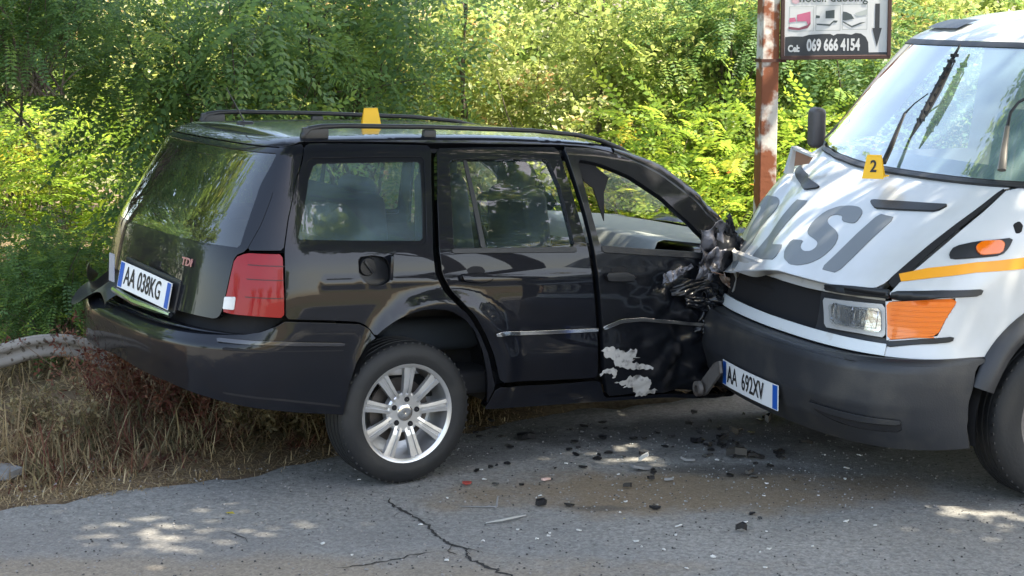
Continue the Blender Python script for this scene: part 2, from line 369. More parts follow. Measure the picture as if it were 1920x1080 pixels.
STDATA = '''{"CAR":{"rear_pillar":[[[-0.736,1.389],[-0.404,1.404],[-0.548,1.238],[-0.588,1.074],[-0.604,0.933],[-0.785,0.926],[-0.734,1.048],[-0.704,1.19]]],"tail_light":[[[-0.784,0.918],[-0.609,0.92],[-0.589,0.669],[-0.713,0.673],[-0.834,0.674],[-0.873,0.68],[-0.841,0.895]]],"reverse_lens":[[[-0.87,0.74],[-0.812,0.745],[-0.812,0.691],[-0.87,0.689]]],"quarter":[[[-0.395,1.403],[-0.237,1.399],[-0.045,1.392],[0.167,1.385],[0.137,1.225],[0.099,0.922],[0.105,0.824],[0.146,0.748],[0.195,0.699],[0.255,0.652],[0.317,0.573],[0.368,0.479],[0.403,0.368],[0.415,0.339],[0.385,0.253],[0.371,0.383],[0.337,0.494],[0.291,0.585],[0.235,0.638],[0.167,0.673],[0.102,0.684],[0.038,0.683],[-0.026,0.67],[-0.091,0.644],[-0.143,0.611],[-0.179,0.581],[-0.207,0.622],[-0.249,0.643],[-0.419,0.656],[-0.584,0.664],[-0.592,0.788],[-0.601,0.933],[-0.585,1.074],[-0.543,1.238]],[[-0.404,1.337],[-0.14,1.335],[0.121,1.333],[0.097,1.155],[0.072,0.95],[-0.244,0.958],[-0.566,0.968],[-0.52,1.144]],[[-0.245,0.901],[-0.178,0.908],[-0.125,0.898],[-0.103,0.862],[-0.104,0.811],[-0.146,0.786],[-0.204,0.792],[-0.244,0.833]]],"quarter_window":[[[-0.411,1.347],[-0.138,1.344],[0.133,1.343],[0.107,1.155],[0.081,0.94],[-0.245,0.949],[-0.58,0.959],[-0.536,1.144]]],"quarter_window_border":[[[-0.411,1.347],[-0.138,1.344],[0.133,1.343],[0.107,1.155],[0.081,0.94],[-0.245,0.949],[-0.58,0.959],[-0.536,1.144]],[[-0.383,1.318],[-0.143,1.316],[0.105,1.315],[0.085,1.155],[0.061,0.964],[-0.242,0.972],[-0.531,0.982],[-0.473,1.143]]],"fuel_recess":[[[-0.245,0.901],[-0.178,0.908],[-0.125,0.898],[-0.103,0.862],[-0.104,0.811],[-0.146,0.786],[-0.204,0.792],[-0.244,0.833]]],"rear_door":[[[0.187,1.369],[0.485,1.375],[0.793,1.384],[0.812,1.254],[0.837,1.08],[0.864,0.901],[0.883,0.747],[0.902,0.606],[0.917,0.51],[0.936,0.345],[0.686,0.348],[0.43,0.356],[0.39,0.476],[0.343,0.566],[0.284,0.647],[0.226,0.7],[0.173,0.753],[0.132,0.824],[0.124,0.926],[0.146,1.131]],[[0.239,1.319],[0.482,1.32],[0.728,1.326],[0.763,1.203],[0.777,1.067],[0.792,0.925],[0.479,0.924],[0.195,0.926],[0.215,1.13]]],"rear_door_window":[[[0.23,1.326],[0.483,1.327],[0.738,1.334],[0.774,1.203],[0.788,1.067],[0.805,0.916],[0.478,0.915],[0.184,0.918],[0.205,1.13]]],"window_divider":[[[0.307,1.324],[0.328,1.324],[0.356,0.924],[0.33,0.924]]],"window_seal":[[[0.182,0.929],[0.8,0.925],[0.803,0.9],[0.183,0.907]]],"front_door":[[[0.824,1.386],[0.958,1.39],[1.064,1.382],[1.193,1.363],[1.322,1.33],[1.477,1.238],[1.602,1.054],[1.718,0.888],[1.797,0.758],[1.923,0.558],[1.827,0.426],[1.816,0.239],[1.364,0.253],[1.003,0.256],[0.965,0.363],[0.945,0.485],[0.93,0.605],[0.911,0.746],[0.892,0.9],[0.873,1.08],[0.845,1.255]],[[0.884,1.332],[0.987,1.319],[1.146,1.276],[1.299,1.194],[1.425,1.069],[1.491,0.968],[1.513,0.88],[1.14,0.907],[0.926,0.925],[0.906,1.081],[0.89,1.232]]],"front_door_seal":[[[0.926,0.929],[1.14,0.912],[1.507,0.885],[1.501,0.857],[1.137,0.882],[0.931,0.897]]],"sill":[[[0.386,0.249],[0.42,0.334],[0.689,0.328],[0.933,0.331],[0.957,0.324],[0.997,0.246],[1.365,0.243],[1.942,0.193],[2.003,0.166],[1.339,0.224],[0.848,0.228],[0.573,0.23],[0.379,0.234]]],"moulding_rear":[[[0.38,0.575],[0.637,0.572],[0.907,0.57],[0.908,0.558],[0.638,0.558],[0.386,0.561]]],"moulding_front":[[[0.932,0.576],[1.023,0.606],[1.138,0.608],[1.53,0.563],[1.535,0.55],[1.139,0.594],[1.03,0.591],[0.938,0.562]]],"bumper_strip":[[[-0.819,0.576],[-0.592,0.579],[-0.318,0.563],[-0.318,0.552],[-0.588,0.566],[-0.806,0.565]]],"bumper_line":[[[-0.778,0.549],[-0.562,0.542],[-0.317,0.535],[-0.317,0.53],[-0.562,0.538],[-0.777,0.542]]],"bumper_line2":[[[-0.78,0.374],[-0.556,0.346],[-0.313,0.306],[-0.313,0.299],[-0.556,0.339],[-0.78,0.367]]],"handle_rear":[[[0.213,0.819],[0.316,0.823],[0.366,0.813],[0.36,0.796],[0.313,0.788],[0.221,0.795]]],"handle_rear_cup":[[[0.245,0.843],[0.279,0.857],[0.323,0.854],[0.342,0.834],[0.328,0.817],[0.258,0.814]]],"handle_front":[[[0.932,0.806],[1.032,0.808],[1.085,0.795],[1.081,0.776],[1.032,0.773],[0.944,0.777]]],"handle_front_cup":[[[0.969,0.827],[1.007,0.84],[1.049,0.835],[1.064,0.816],[1.045,0.801],[0.977,0.798]]],"scrape_a":[[[0.935,0.469],[0.956,0.482],[1.004,0.482],[1.034,0.469],[1.064,0.455],[1.103,0.468],[1.127,0.462],[1.124,0.433],[1.102,0.409],[1.158,0.399],[1.235,0.382],[1.228,0.368],[1.148,0.372],[1.053,0.385],[1.02,0.399],[0.996,0.43],[0.957,0.441]]],"scrape_b":[[[0.939,0.364],[0.965,0.383],[1.007,0.39],[1.032,0.374],[1.027,0.35],[1.011,0.363],[0.97,0.365],[0.946,0.357]]],"scrape_c":[[[1.026,0.32],[1.076,0.327],[1.108,0.345],[1.166,0.344],[1.21,0.327],[1.236,0.298],[1.216,0.278],[1.273,0.27],[1.258,0.258],[1.202,0.246],[1.164,0.245],[1.138,0.278],[1.098,0.301],[1.056,0.311]]],"pts_top":[[[-0.392,1.408],[-0.234,1.404],[-0.042,1.397],[0.171,1.391],[0.493,1.389],[0.796,1.396],[0.952,1.399],[1.07,1.391],[1.197,1.372],[1.325,1.344],[1.479,1.254],[1.603,1.073],[1.725,0.893]]],"pts_tailgate":[[[-0.744,1.384],[-0.704,1.19],[-0.734,1.048],[-0.785,0.924],[-0.842,0.901],[-0.862,0.774],[-0.876,0.667],[-0.9,0.646]]],"pts_rearglass":[[[-0.788,1.36],[-0.804,1.222],[-0.812,1.067],[-0.823,0.936]]],"pts_bumper_top":[[[-0.179,0.577],[-0.207,0.615],[-0.249,0.636],[-0.419,0.649],[-0.589,0.658],[-0.735,0.661],[-0.832,0.661]]],"pts_bumper_bot":[[[-0.293,0.263],[-0.489,0.288],[-0.661,0.31],[-0.83,0.329],[-0.961,0.339],[-1.184,0.353]]],"pts_bumper_arch":[[[-0.213,0.551],[-0.256,0.478],[-0.281,0.39],[-0.291,0.312]]]},"VAN":{"pts_hood_near":[[[0.416,1.29],[0.44,1.255],[0.45,1.181],[0.482,1.067],[0.508,0.97],[0.519,0.905]]],"seam_gap":[[[0.519,0.905],[0.508,0.97],[0.482,1.067],[0.45,1.181],[0.436,1.255],[0.419,1.248],[0.426,1.171],[0.447,1.052],[0.466,0.958],[0.465,0.901],[0.464,0.885]]],"vent_far":[[[2.053,1.074],[2.069,1.085],[1.709,1.119],[1.787,1.096],[2.077,1.068]]],"vent_near":[[[1.032,1.153],[1.037,1.161],[0.816,1.173],[0.585,1.183],[0.608,1.157],[0.766,1.147],[0.958,1.136]]],"L":[[[1.608,1.098],[1.486,1.109],[1.518,1.01],[1.494,0.954],[1.357,0.957],[1.319,0.902],[1.598,0.906]]],"I":[[[0.899,1.121],[0.784,1.118],[0.802,0.902],[0.919,0.903]]],"S":[[[1.087,1.073],[1.013,1.072],[0.983,1.077],[1.001,1.108],[1.028,1.122],[1.073,1.131],[1.14,1.13],[1.218,1.12],[1.274,1.094],[1.286,1.051],[1.266,1.02],[1.227,1.004],[1.126,0.99],[1.098,0.982],[1.083,0.967],[1.095,0.951],[1.143,0.945],[1.189,0.954],[1.216,0.969],[1.22,0.981],[1.323,0.979],[1.303,0.939],[1.237,0.909],[1.15,0.892],[1.079,0.896],[1.018,0.913],[0.98,0.941],[0.971,0.985],[1.003,1.019],[1.052,1.037],[1.158,1.054],[1.197,1.067],[1.204,1.083],[1.171,1.091],[1.122,1.091]]],"O":[[[1.647,0.855],[1.795,0.91],[1.909,0.983],[1.922,1.028],[1.939,1.039],[1.989,1.042],[2.005,1.035],[1.997,1.019],[2.037,0.996],[1.997,1.019],[2.013,1.035],[2.021,1.052],[1.996,1.065],[1.857,1.078],[1.802,1.071],[1.753,1.05],[1.763,1.01],[1.733,0.956],[1.706,0.908]]],"stripe":[[[0.499,0.933],[0.408,0.963],[0.251,0.991],[0.054,1.006],[0.005,0.962],[0.215,0.954],[0.354,0.931],[0.461,0.909]]],"repeater_base":[[[0.374,1.016],[0.38,1.041],[0.32,1.062],[0.198,1.079],[0.176,1.043],[0.176,1.018],[0.267,1.009],[0.352,1.0]]],"repeater":[[[0.3,1.045],[0.294,1.061],[0.234,1.067],[0.207,1.054],[0.187,1.024],[0.253,1.015],[0.281,1.028]]],"lock":[[[0.25,1.132],[0.241,1.14],[0.208,1.124],[0.188,1.1],[0.203,1.099]]],"headlight":[[[0.861,0.797],[0.648,0.81],[0.496,0.819],[0.472,0.688],[0.623,0.688],[0.82,0.681]]],"headlight_glass":[[[0.798,0.782],[0.645,0.793],[0.509,0.803],[0.49,0.704],[0.627,0.704],[0.769,0.702]]],"turn":[[[0.485,0.829],[0.353,0.848],[0.196,0.859],[0.238,0.785],[0.264,0.713],[0.357,0.7],[0.457,0.683]]],"grille":[[[1.505,0.762],[1.145,0.788],[0.869,0.798],[0.839,0.68],[1.112,0.68],[1.474,0.686]]],"pts_val_top":[[[0.451,0.67],[0.616,0.672],[0.809,0.666],[1.1,0.667],[1.485,0.671]]],"pts_val_bot":[[[0.433,0.623],[0.564,0.617],[0.88,0.615],[1.198,0.622],[1.474,0.638]]],"trim_hood":[[[0.818,0.856],[0.643,0.869],[0.462,0.876],[0.459,0.847],[0.652,0.837],[0.837,0.831]]],"trim_side":[[[0.447,0.871],[0.287,0.885],[0.116,0.889],[0.1,0.867],[0.263,0.863],[0.451,0.843]]],"trim_low":[[[0.452,0.676],[0.336,0.695],[0.2,0.709],[0.203,0.692],[0.332,0.679],[0.443,0.658]]],"fender":[[[0.445,0.662],[0.426,0.622],[0.229,0.628],[0.011,0.626],[0.005,0.672],[-0.025,0.714],[-0.09,0.754],[-0.195,0.78]]],"fender2":[[[0.462,0.876],[0.469,0.916],[0.45,0.969],[0.43,1.048],[0.415,1.169],[0.417,1.25],[0.397,1.285]]],"pts_bump_top":[[[0.003,0.624],[0.228,0.624],[0.408,0.615],[0.536,0.612],[0.825,0.605],[1.289,0.61]]],"pts_bump_bot":[[[0.081,0.269],[0.348,0.271],[0.556,0.278],[0.778,0.277],[1.014,0.284],[1.152,0.284]]],"pts_bump_side":[[[0.081,0.269],[-0.013,0.385],[-0.055,0.521],[0.003,0.624]]],"bumper_slot":[[[0.722,0.417],[0.6,0.407],[0.448,0.394],[0.301,0.384],[0.308,0.348],[0.463,0.342],[0.616,0.355],[0.703,0.376]]],"plate":[[[1.506,0.43],[1.004,0.424],[1.066,0.309],[1.528,0.336]]],"marker":[[[1.323,1.234],[1.235,1.26]]],"pts_wiper_blade":[[[1.287,1.781],[1.255,1.706],[1.205,1.594],[1.171,1.482],[1.137,1.388]]],"pts_wiper_arm":[[[1.179,1.274],[1.221,1.344],[1.274,1.415],[1.316,1.481],[1.293,1.526],[1.24,1.57]]],"pts_wiper2":[[[0.472,1.301],[0.522,1.38],[0.576,1.465],[0.603,1.518],[0.593,1.558],[0.555,1.587]]],"pts_vent2":[[[1.041,1.346],[0.989,1.289]]],"hook":[[[1.572,0.372]]]}}'''
# ================================================================ THE BLACK ESTATE CAR
CO = (-0.8656, 7.8371, 0.0); CTH = R(31); CP = R(3.0); LIFT = .055
def BC(L):       # body frame (nose-down, rear raised) -> car frame
    L = np.asarray(L, float); c, s_ = math.cos(CP), math.sin(CP)
    x, y, z = L[..., 0], L[..., 1], L[..., 2] - .3
    return np.stack([c*x+s_*z, y, -s_*x+c*z+.3+LIFT], -1)
m_paint = mat('black_paint', (.005,.006,.010), rough=.5, coat=.72, spec=.08, coatr=.008, bump=(1.6,.012))
m_dent = mat('scuffed_black_paint', (.006,.007,.010), rough=.4, spec=.15, coat=.6, bump=(9,.5), coatr=.06)
m_plastic = mat('black_plastic', (.014,.015,.018), rough=.42, bump=(220,.1))
m_rubber = mat('tyre_rubber', (.010,.011,.013), rough=.62, noise=(5,(.028,.027,.026),.50,.75), bump=(60,.12))
m_dark = mat('dark_interior', (.010,.010,.012), rough=.9)
m_fabric = mat('grey_seat_cloth', (.020,.026,.035), rough=.9)
m_dash = mat('dusty_dashboard', (.30,.32,.32), rough=.6, bump=(80,.1))
m_alloy = mat('alloy_silver', (.62,.63,.65), rough=.30, metal=.75, noise=(6,(.45,.44,.43),.45,.8))
m_chrome = mat('chrome', (.75,.76,.78), rough=.12, metal=1)
m_gloss = mat('gloss_black_trim', (.03,.03,.035), rough=.12, coat=1)
m_red = mat('red_lens', (.24,.002,.006), rough=.35, spec=.2, coat=.45, coatr=.03)
m_lens = mat('clear_lens', (.55,.55,.56), rough=.12, coat=1, bump=(30,.3))
m_glass_side = glass('bluish_side_glass', (.92,.96,.96), dust_sheen=.04, dust_sheen_col=(.34,.52,.60), refl=.75)  # bluish film: thin dust plus sky sheen put into its colour
m_glass_quarter = glass('dust_sheen_quarter_glass', (.80,.88,.90), dust_sheen=.13, dust_sheen_col=(.32,.47,.54), refl=.9)  # teal film is dust and the reflected sky, both painted as diffuse colour
m_glass_rear = glass('rear_glass', (.16,.19,.16), dust_sheen=.03, dust_sheen_col=(.5,.5,.42), refl=1.2)
m_glass_front = glass('front_glass', (.90,.92,.88), dust_sheen=.06, dust_sheen_col=(.5,.5,.42), refl=.7)
m_plate = mat('plate_white', (.74,.76,.78), rough=.35, coat=.3)
m_blue = mat('plate_blue', (.012,.09,.42), rough=.35)
m_ink = mat('plate_ink', (.01,.01,.012), rough=.5)
m_scrape = mat('scraped_paint', (.46,.45,.44), rough=.6, noise=(30,(.12,.12,.12),.52,.70), bump=(60,.5))
m_torn = mat('torn_metal', (.20,.20,.23), rough=.38, metal=.5, noise=(14,(.02,.02,.025),.45,.62), bump=(30,.5))
m_rust = mat('bare_rusty_metal', (.16,.09,.06), rough=.7, noise=(20,(.3,.26,.24),.45,.6))
m_yellow = mat('yellow_plastic', (.85,.48,.005), rough=.45)
ST = json.loads(STDATA); CT = ST['CAR']; VTR = ST['VAN']
car = tag(empty('station_wagon', CO, CTH), 'crashed black estate car with silver alloy wheels, nose crushed against the white van', 'car')
def cp(name, key, m, parent=car, **k): return panel(name, CT[key] if isinstance(key, str) else key, carS, 1, m, parent, post=BC, **k)
SR = 2*(XC-LR)
def symloop(edge_top_to_bottom):       # near edge mirrored about the rear centre line
    a = [tuple(p) for p in edge_top_to_bottom]; b = [(SR-p[0], p[1]) for p in a][::-1]
    return a + b
def both(name, key, m, parent=car, **k):
    return cp(name, key, m, parent, **k), cp(name, key, m, parent, mirror=True, **k)
# flanks
both('rear_pillar', 'rear_pillar', m_paint); both('quarter_panel', 'quarter', m_paint)
qw = both('quarter_window', [CT['quarter_window'][0]], m_glass_quarter, off=-.010, flange=0)
both('window_border', 'quarter_window_border', m_paint, qw[0], off=-.005, flange=.004, shrink=0)
for nm, k, glk in (('rear_door', 'rear_door', 'rear_door_window'),):
    a, b = both(nm, k, m_paint, flange=.030, off=.006)
    for d, mir in ((a, None), (b, True)):
        cp('window_pane', glk, m_glass_side, d, off=-.010, flange=0, mirror=mir); cp('window_divider', 'window_divider', m_plastic, d, off=-.003, flange=.004, mirror=mir)
        cp('window_seal', 'window_seal', m_plastic, d, off=.010, flange=.008, mirror=mir); cp('side_moulding', 'moulding_rear', m_chrome, d, off=.018, flange=.010, shrink=0, mirror=mir)
        cp('handle_cup', 'handle_rear_cup', m_dark, d, off=.007, flange=.001, mirror=mir)
        cp('door_handle', 'handle_rear', m_paint, d, off=.030, flange=.022, g=.012, bev=.006, mirror=mir)
def crush(v):
    x, t = v[:,0], v[:,1]; k = np.clip((x-1.02)/.35, 0, 1)*np.clip((.88-t)/.08, 0, 1)
    f = np.abs(np.sin(x*13+t*11+np.sin(t*9)*1.3)) * .6 + np.abs(np.sin(t*19-x*7+np.sin(x*17)))*.4
    f2 = np.sin(x*47+np.sin(t*31)*2)*np.sin(t*53+x*11)
    return k*(-.035 + .040*f + .007*f2)
fd = cp('front_door', 'front_door', m_dent, flange=.03, disp=lambda v: .008+crush(v), g=.018)
fdf = cp('front_door', 'front_door', m_paint, flange=.03, mirror=True)
FW = [CT['front_door'][1]]
cp('window_pane', FW, m_glass_front, fdf, off=-.012, flange=0, mirror=True, shrink=-.01)
cp('window_seal', 'front_door_seal', m_plastic, fd, off=.012, flange=.012); cp('window_seal', 'front_door_seal', m_plastic, fdf, off=.012, flange=.012, mirror=True)
cp('side_moulding', 'moulding_front', m_chrome, fd, off=.020, flange=.012, shrink=0)
cp('handle_cup', 'handle_front_cup', m_dark, fd, off=.010, flange=.001)
cp('door_handle', 'handle_front', m_plastic, fd, off=.034, flange=.024, g=.012, bev=.006)
def ragged(L, amp, seed):
    r_ = np.random.default_rng(seed); L = densify(L, .012); n = len(L); k = np.arange(n)
    d = sum(r_.normal(0, 1)*np.sin(2*math.pi*k*f/n+r_.uniform(0, 6)) for f in (5, 9, 14, 21, 30))*amp*.4 + r_.normal(0, amp*.45, n)
    return inset(L, 0)+ (inset(L, 1)-L)*d[:, None]
for i, k in enumerate(('scrape_a', 'scrape_b', 'scrape_c')):
    cp('scraped_paint', [ragged(CT[k][0], .0055, i)], m_scrape, fd, flange=.001, g=.012, rnd=0, shrink=0, disp=lambda v: .0125+crush(v), bev=.0002)
r_ = np.random.default_rng(9); sa = np.array(CT['scrape_a'][0]).mean(0); sc_ = np.array(CT['scrape_c'][0]).mean(0)
for i in range(16):
    b_ = (sa if i % 2 else sc_) + r_.normal(0, 1, 2)*(.07, .035); L_ = r_.uniform(.01, .045); w_ = r_.uniform(.0015, .005); t_ = r_.normal(0, .3)
    q_ = [b_+(math.cos(a_)*L_*math.cos(t_)-math.sin(a_)*w_*math.sin(t_), math.cos(a_)*L_*math.sin(t_)+math.sin(a_)*w_*math.cos(t_)) for a_ in np.linspace(0, 6.28, 9)[:-1]]
    cp('scratch', [q_], m_scrape, fd, flange=0, g=.012, rnd=0, shrink=0, disp=lambda v: .0125+crush(v))
# jagged remains of the broken driver-side glass
E0 = CT['front_door'][1]
gp = [E0[0], E0[1], (E0[1][0]+.06, E0[1][1]-.05), (E0[1][0]+.02, E0[1][1]-.13), (E0[0][0]+.13, E0[0][1]-.10), (E0[0][0]+.10, E0[0][1]-.28), (E0[0][0]+.07, E0[0][1]-.12), (E0[0][0]+.03, E0[0][1]-.09)]
cp('torn_lining', [gp], m_dark, fd, off=-.02, flange=.004, rnd=0, g=.02, shrink=0)
both('sill', 'sill', m_paint, flange=.05)
# frame above the doors, up to the roof edge
tp = CT['pts_top'][0]
fr = [(p[0], p[1]+.004) for p in tp if p[0] < 1.35] + [(1.30, TT), (1.19, TT), (.6, TT), (0., TT), (-.40, TT)]
fr = [p if p[1] < TT else (p[0], TT-.001) for p in fr]
both('roof_frame', [fr], m_paint, rnd=0, shrink=0, flange=.03, g=.03)
both('inner_frame', [[(-.60,1.30),(1.22,1.30),(1.22,TT-.004),(-.60,TT-.004)], [(-.50,1.352),(1.15,1.352),(1.15,1.3501),(-.50,1.3501)]][:1] and [[(-.60,1.372),(1.22,1.362),(1.22,TT-.004),(-.60,TT-.004)]], m_dark, rnd=0, shrink=0, flange=0, off=-.028)
# rear roof corner strip
# roof
def roofgrid(s0, s1, n, k=19, crown=.022):
    rows = []
    for s in np.linspace(s0, s1, n):
        p = carS(s, TT-.001); yy = np.linspace(-1, 1, k)
        cr = crown*(1-yy**2)*min(1, abs(p[1])/.45)
        rows.append(np.stack([np.full(k, p[0]), yy*abs(p[1]), p[2]+cr], 1))
    return BC(np.array(rows))
roof = grid_obj('roof', roofgrid(XC-LR*.985, 1.18, 40), mat('roof_black_paint', (.012,.013,.018), rough=.25, coat=1, noise=(7,(.05,.045,.035),.5,.75), coatr=.08), car)
hdr = roofgrid(1.17, 1.18, 2, k=27)[-1]; yb = np.linspace(-1, 1, 27); bx = np.interp(yb, [-1, -.75, -.2, .4, 1], [1.74, 1.85, 2.08, 2.12, 2.0]); base = BC(np.stack([bx, yb*.70, np.full(27, .925)], 1))
q_ = np.linspace(0, 1, 16)[:, None, None]; P = hdr[None]*(1-q_) + base[None]*q_; P[..., 2] += .035*np.sin(q_[..., 0]*math.pi); P[..., 0] += .03*np.sin(q_[..., 0]*math.pi)
ws = grid_obj('windscreen', P, m_glass_front, car)
q_ = np.linspace(0, 1, 22)[:, None, None]; nose = BC(np.stack([np.interp(yb, [-1, -.3, 1], [2.2, 2.55, 2.75]), np.interp(yb, [-1, 1], [-.30, .66]), np.full(27, .82)], 1)); P = (base + [0, 0, -.02])[None]*(1-q_) + nose[None]*q_
wr = (np.sin(q_[..., 0]*9+yb*4)*.5+np.sin(q_[..., 0]*17-yb*7)*.3+np.sin(yb*15+q_[..., 0]*23)*.2)*np.clip(q_[..., 0]*4, 0, 1); P[..., 2] += .055*wr
grid_obj('crumpled_bonnet', P, m_dent, car)
m_ = MB(); m_.box((2.05, .22, .55), (.9, .95, .55), bev=.12, seg=3); m_.build('front_structure', m_dent, car, smooth=True, f=BC)
# top of the rear flank between the tailgate and roof: roof rear edge
top = [(-.398, 1.411), (-.398, TT-.001), (XC-LR, TT-.001), (SR+.398, TT-.001), (SR+.398, 1.411), (SR+.70, 1.391), (XC-LR-.4, 1.391), (XC-LR, 1.391), (XC-LR+.4, 1.391), (-.70, 1.391)]
cp('roof_rear_edge', [top], m_paint, rnd=0, shrink=0, flange=.02)
# tailgate, with the window wrapped round
tg = CT['pts_tailgate'][0]; tge = [(-.690, 1.386)] + [tuple(p) for p in tg[1:]]
rg = CT['pts_rearglass'][0]
tail = cp('tailgate', [symloop(tge), symloop([(-.735, 1.360)] + [tuple(p) for p in rg[1:]])], m_paint)
cp('rear_window', [symloop([(-.725, 1.365), (rg[1][0]+.01, rg[1][1]), (rg[2][0]+.01, rg[2][1]), (rg[3][0]+.01, rg[3][1]-.006)])], m_glass_rear, tail, off=-.004, flange=0)
cp('lights', 'tail_light', m_red, car, off=.002, flange=.02, g=.02).name = 'tail_light'
cp('tail_light', 'tail_light', m_red, car, off=.002, flange=.02, mirror=True)
tl = [o for o in bpy.data.objects if o.name.startswith('tail_light')]
for o, mir in zip(tl, (None, True)): cp('reversing_lens', 'reverse_lens', m_lens, o, off=.005, flange=.004, g=.015, mirror=mir)
m_redd = mat('dark_red_groove', (.05,.001,.003), rough=.4)
for o, mir in zip(tl, (None, True)):
    for t0 in (.745, .815, .870): cp('lens_groove', [[(-.770, t0), (-.600, t0), (-.600, t0+.004), (-.770, t0+.004)]], m_redd, o, off=.0032, flange=0, g=.01, rnd=0, shrink=0, mirror=mir)
# rear bumper wraps the corner
bt = [(p[0], min(p[1], .60 if p[0] < -.5 else p[1])) for p in CT['pts_bumper_top'][0]]
bt = [tuple(p) for p in CT['pts_bumper_top'][0][:-2]] + [(-.62, .640), (-.68, .612), (-.74, .600)]
bb = [(-.294, .263), (-.49, .285), (-.67, .312), (-.85, .345), (-1.05, .375)]
arch = [tuple(p) for p in CT['pts_bumper_arch'][0]]
bl = [(XC-LR, .600)] + bt[::-1] + arch + bb + [(XC-LR, .40)]
bl += [(SR-p[0], p[1]) for p in bb[::-1]] + [(SR-p[0], p[1]) for p in arch[::-1]] + [(SR-p[0], p[1]) for p in bt]
bump = cp('rear_bumper', [bl], m_paint, car, flange=.05, off=.012, rnd=0)
both('bumper_strip', 'bumper_strip', m_gloss, bump, off=.022, flange=.008, shrink=0)
cp('bumper_groove', 'bumper_line2', m_dark, bump, off=.0125, flange=.001, shrink=0, g=.01); cp('bumper_groove', 'bumper_line', m_dark, bump, off=.0125, flange=.001, shrink=0, g=.01)
# battered far corner of the bumper sticking up
P = np.array([[carS(XC-LR-.10-a*.62, .585+.10*b+.03*math.sin(a*7)) + np.array([-.05-.03*math.sin(b*5+a*4), .05*a, .02*math.sin(a*9)]) for b in np.linspace(0, 1, 8)] for a in np.linspace(0, 1, 18)])
grid_obj('torn_bumper_corner', BC(P), m_plastic, car)
# lower rear step plate (dark gap and ledge)
ss = np.linspace(-.74, SR+.74, 40)
P = np.array([[carS(s, .60)*np.array([1,1,0])+np.array([d*math.cos(1.2*(s-(XC-LR))), 0, .600+LIFT*0+.003]) for d in (-.045, -.02, 0, .05)] for s in ss])
grid_obj('bumper_ledge', BC(P), m_paint, car)
# dark inner tub, arch liners and underside
def inner(s, t): return carS(s, t) 
tub = [(1.5, .30), (1.5, .86), (.2, .86), (-.55, .84), (XC-LR, .84), (SR+.55, .84), (SR-.2, .86), (SR-1.5, .86), (SR-1.5, .30), (SR-.62, .30), (SR-.6, .70), (SR+.28, .70), (SR+.30, .30), (XC-LR, .34), (-.30, .30), (-.28, .70), (.60, .70), (.62, .30)]
tub = [(1.5,.30),(1.5,.88),(.2,.88),(-.55,.86),(XC-LR,.86),(XC-LR,.34),(-.36,.34),(-.30,.70),(.50,.70),(.53,.30)]
cp('inner_shell', [tub], m_dark, off=-.075, flange=0, rnd=0, g=.06); cp('inner_shell', [tub], m_dark, off=-.075, flange=0, rnd=0, g=.06, mirror=True)
m_ = MB()
m_.box((.75, 0, .33), (1.7, 1.44, .10), bev=.02); m_.box((-.55, 0, .44), (.62, 1.2, .16), bev=.03); m_.box((-.1, 0, .42), (.9, .9, .2), bev=.03)
m_.build('floor_pan', m_dark, car, f=BC)
for sy in (-1, 1):
    m_ = MB(); m_.lathe([(.36, -.862*sy if sy < 0 else .862), (.375, .80*sy), (.375, .50*sy), (.02, .48*sy)] if 0 else [(.352, .835*sy), (.375, .78*sy), (.375, .50*sy), (.02, .49*sy)], (.12, 0, .35), n=28, a0=R(-18), a1=R(198))
    m_.build('wheel_arch_liner', m_plastic, car, smooth=True, f=BC)
# interior
def seat(x, y, w, base, back_h, name='seat', rest=True, lean=.12):
    m_ = MB(); rot = Matrix.Rotation(lean, 3, 'Y').inverted()
    m_.box((x+.22, y, base), (.50, w, .14), bev=.05, seg=3); m_.box((x-.05, y, base+back_h/2), (.13, w, back_h), rot=Matrix.Rotation(-lean, 3, 'Y'), bev=.055, seg=3)
    for v in m_.bm.verts:
        k_ = max(0, (v.co.z-(base+back_h*.55))/(back_h*.45))
        if w < 1: v.co.y = y+(v.co.y-y)*(1-.38*min(1, k_)**1.5)
    s_ = m_.build(name, m_fabric, car, smooth=True, f=BC)
    return s_
def headrest(x, y, z, p, w=.25, h=.19):
    m_ = MB(); m_.box((x, y, z), (.09, w, h), bev=.042, seg=4); m_.tube([(x, y-.05, z-.16), (x, y-.05, z)], .007); m_.tube([(x, y+.05, z-.16), (x, y+.05, z)], .007)
    m_.build('headrest', m_fabric, p, smooth=True, f=BC)
rs = seat(.02, 0, 1.22, .52, .62, 'rear_bench')
for y in (-.38, 0, .38): headrest(-.04, y, 1.10 if y else 1.03, rs)
for y in (-.36, .36):
    s_ = seat(.86, y, .50, .50, .66, 'front_seat'); headrest(.77, y, 1.15, s_)
m_ = MB(); m_.box((-.42, 0, .90), (.62, 1.10, .025), bev=.008); m_.build('parcel_shelf', m_fabric, car, f=BC)
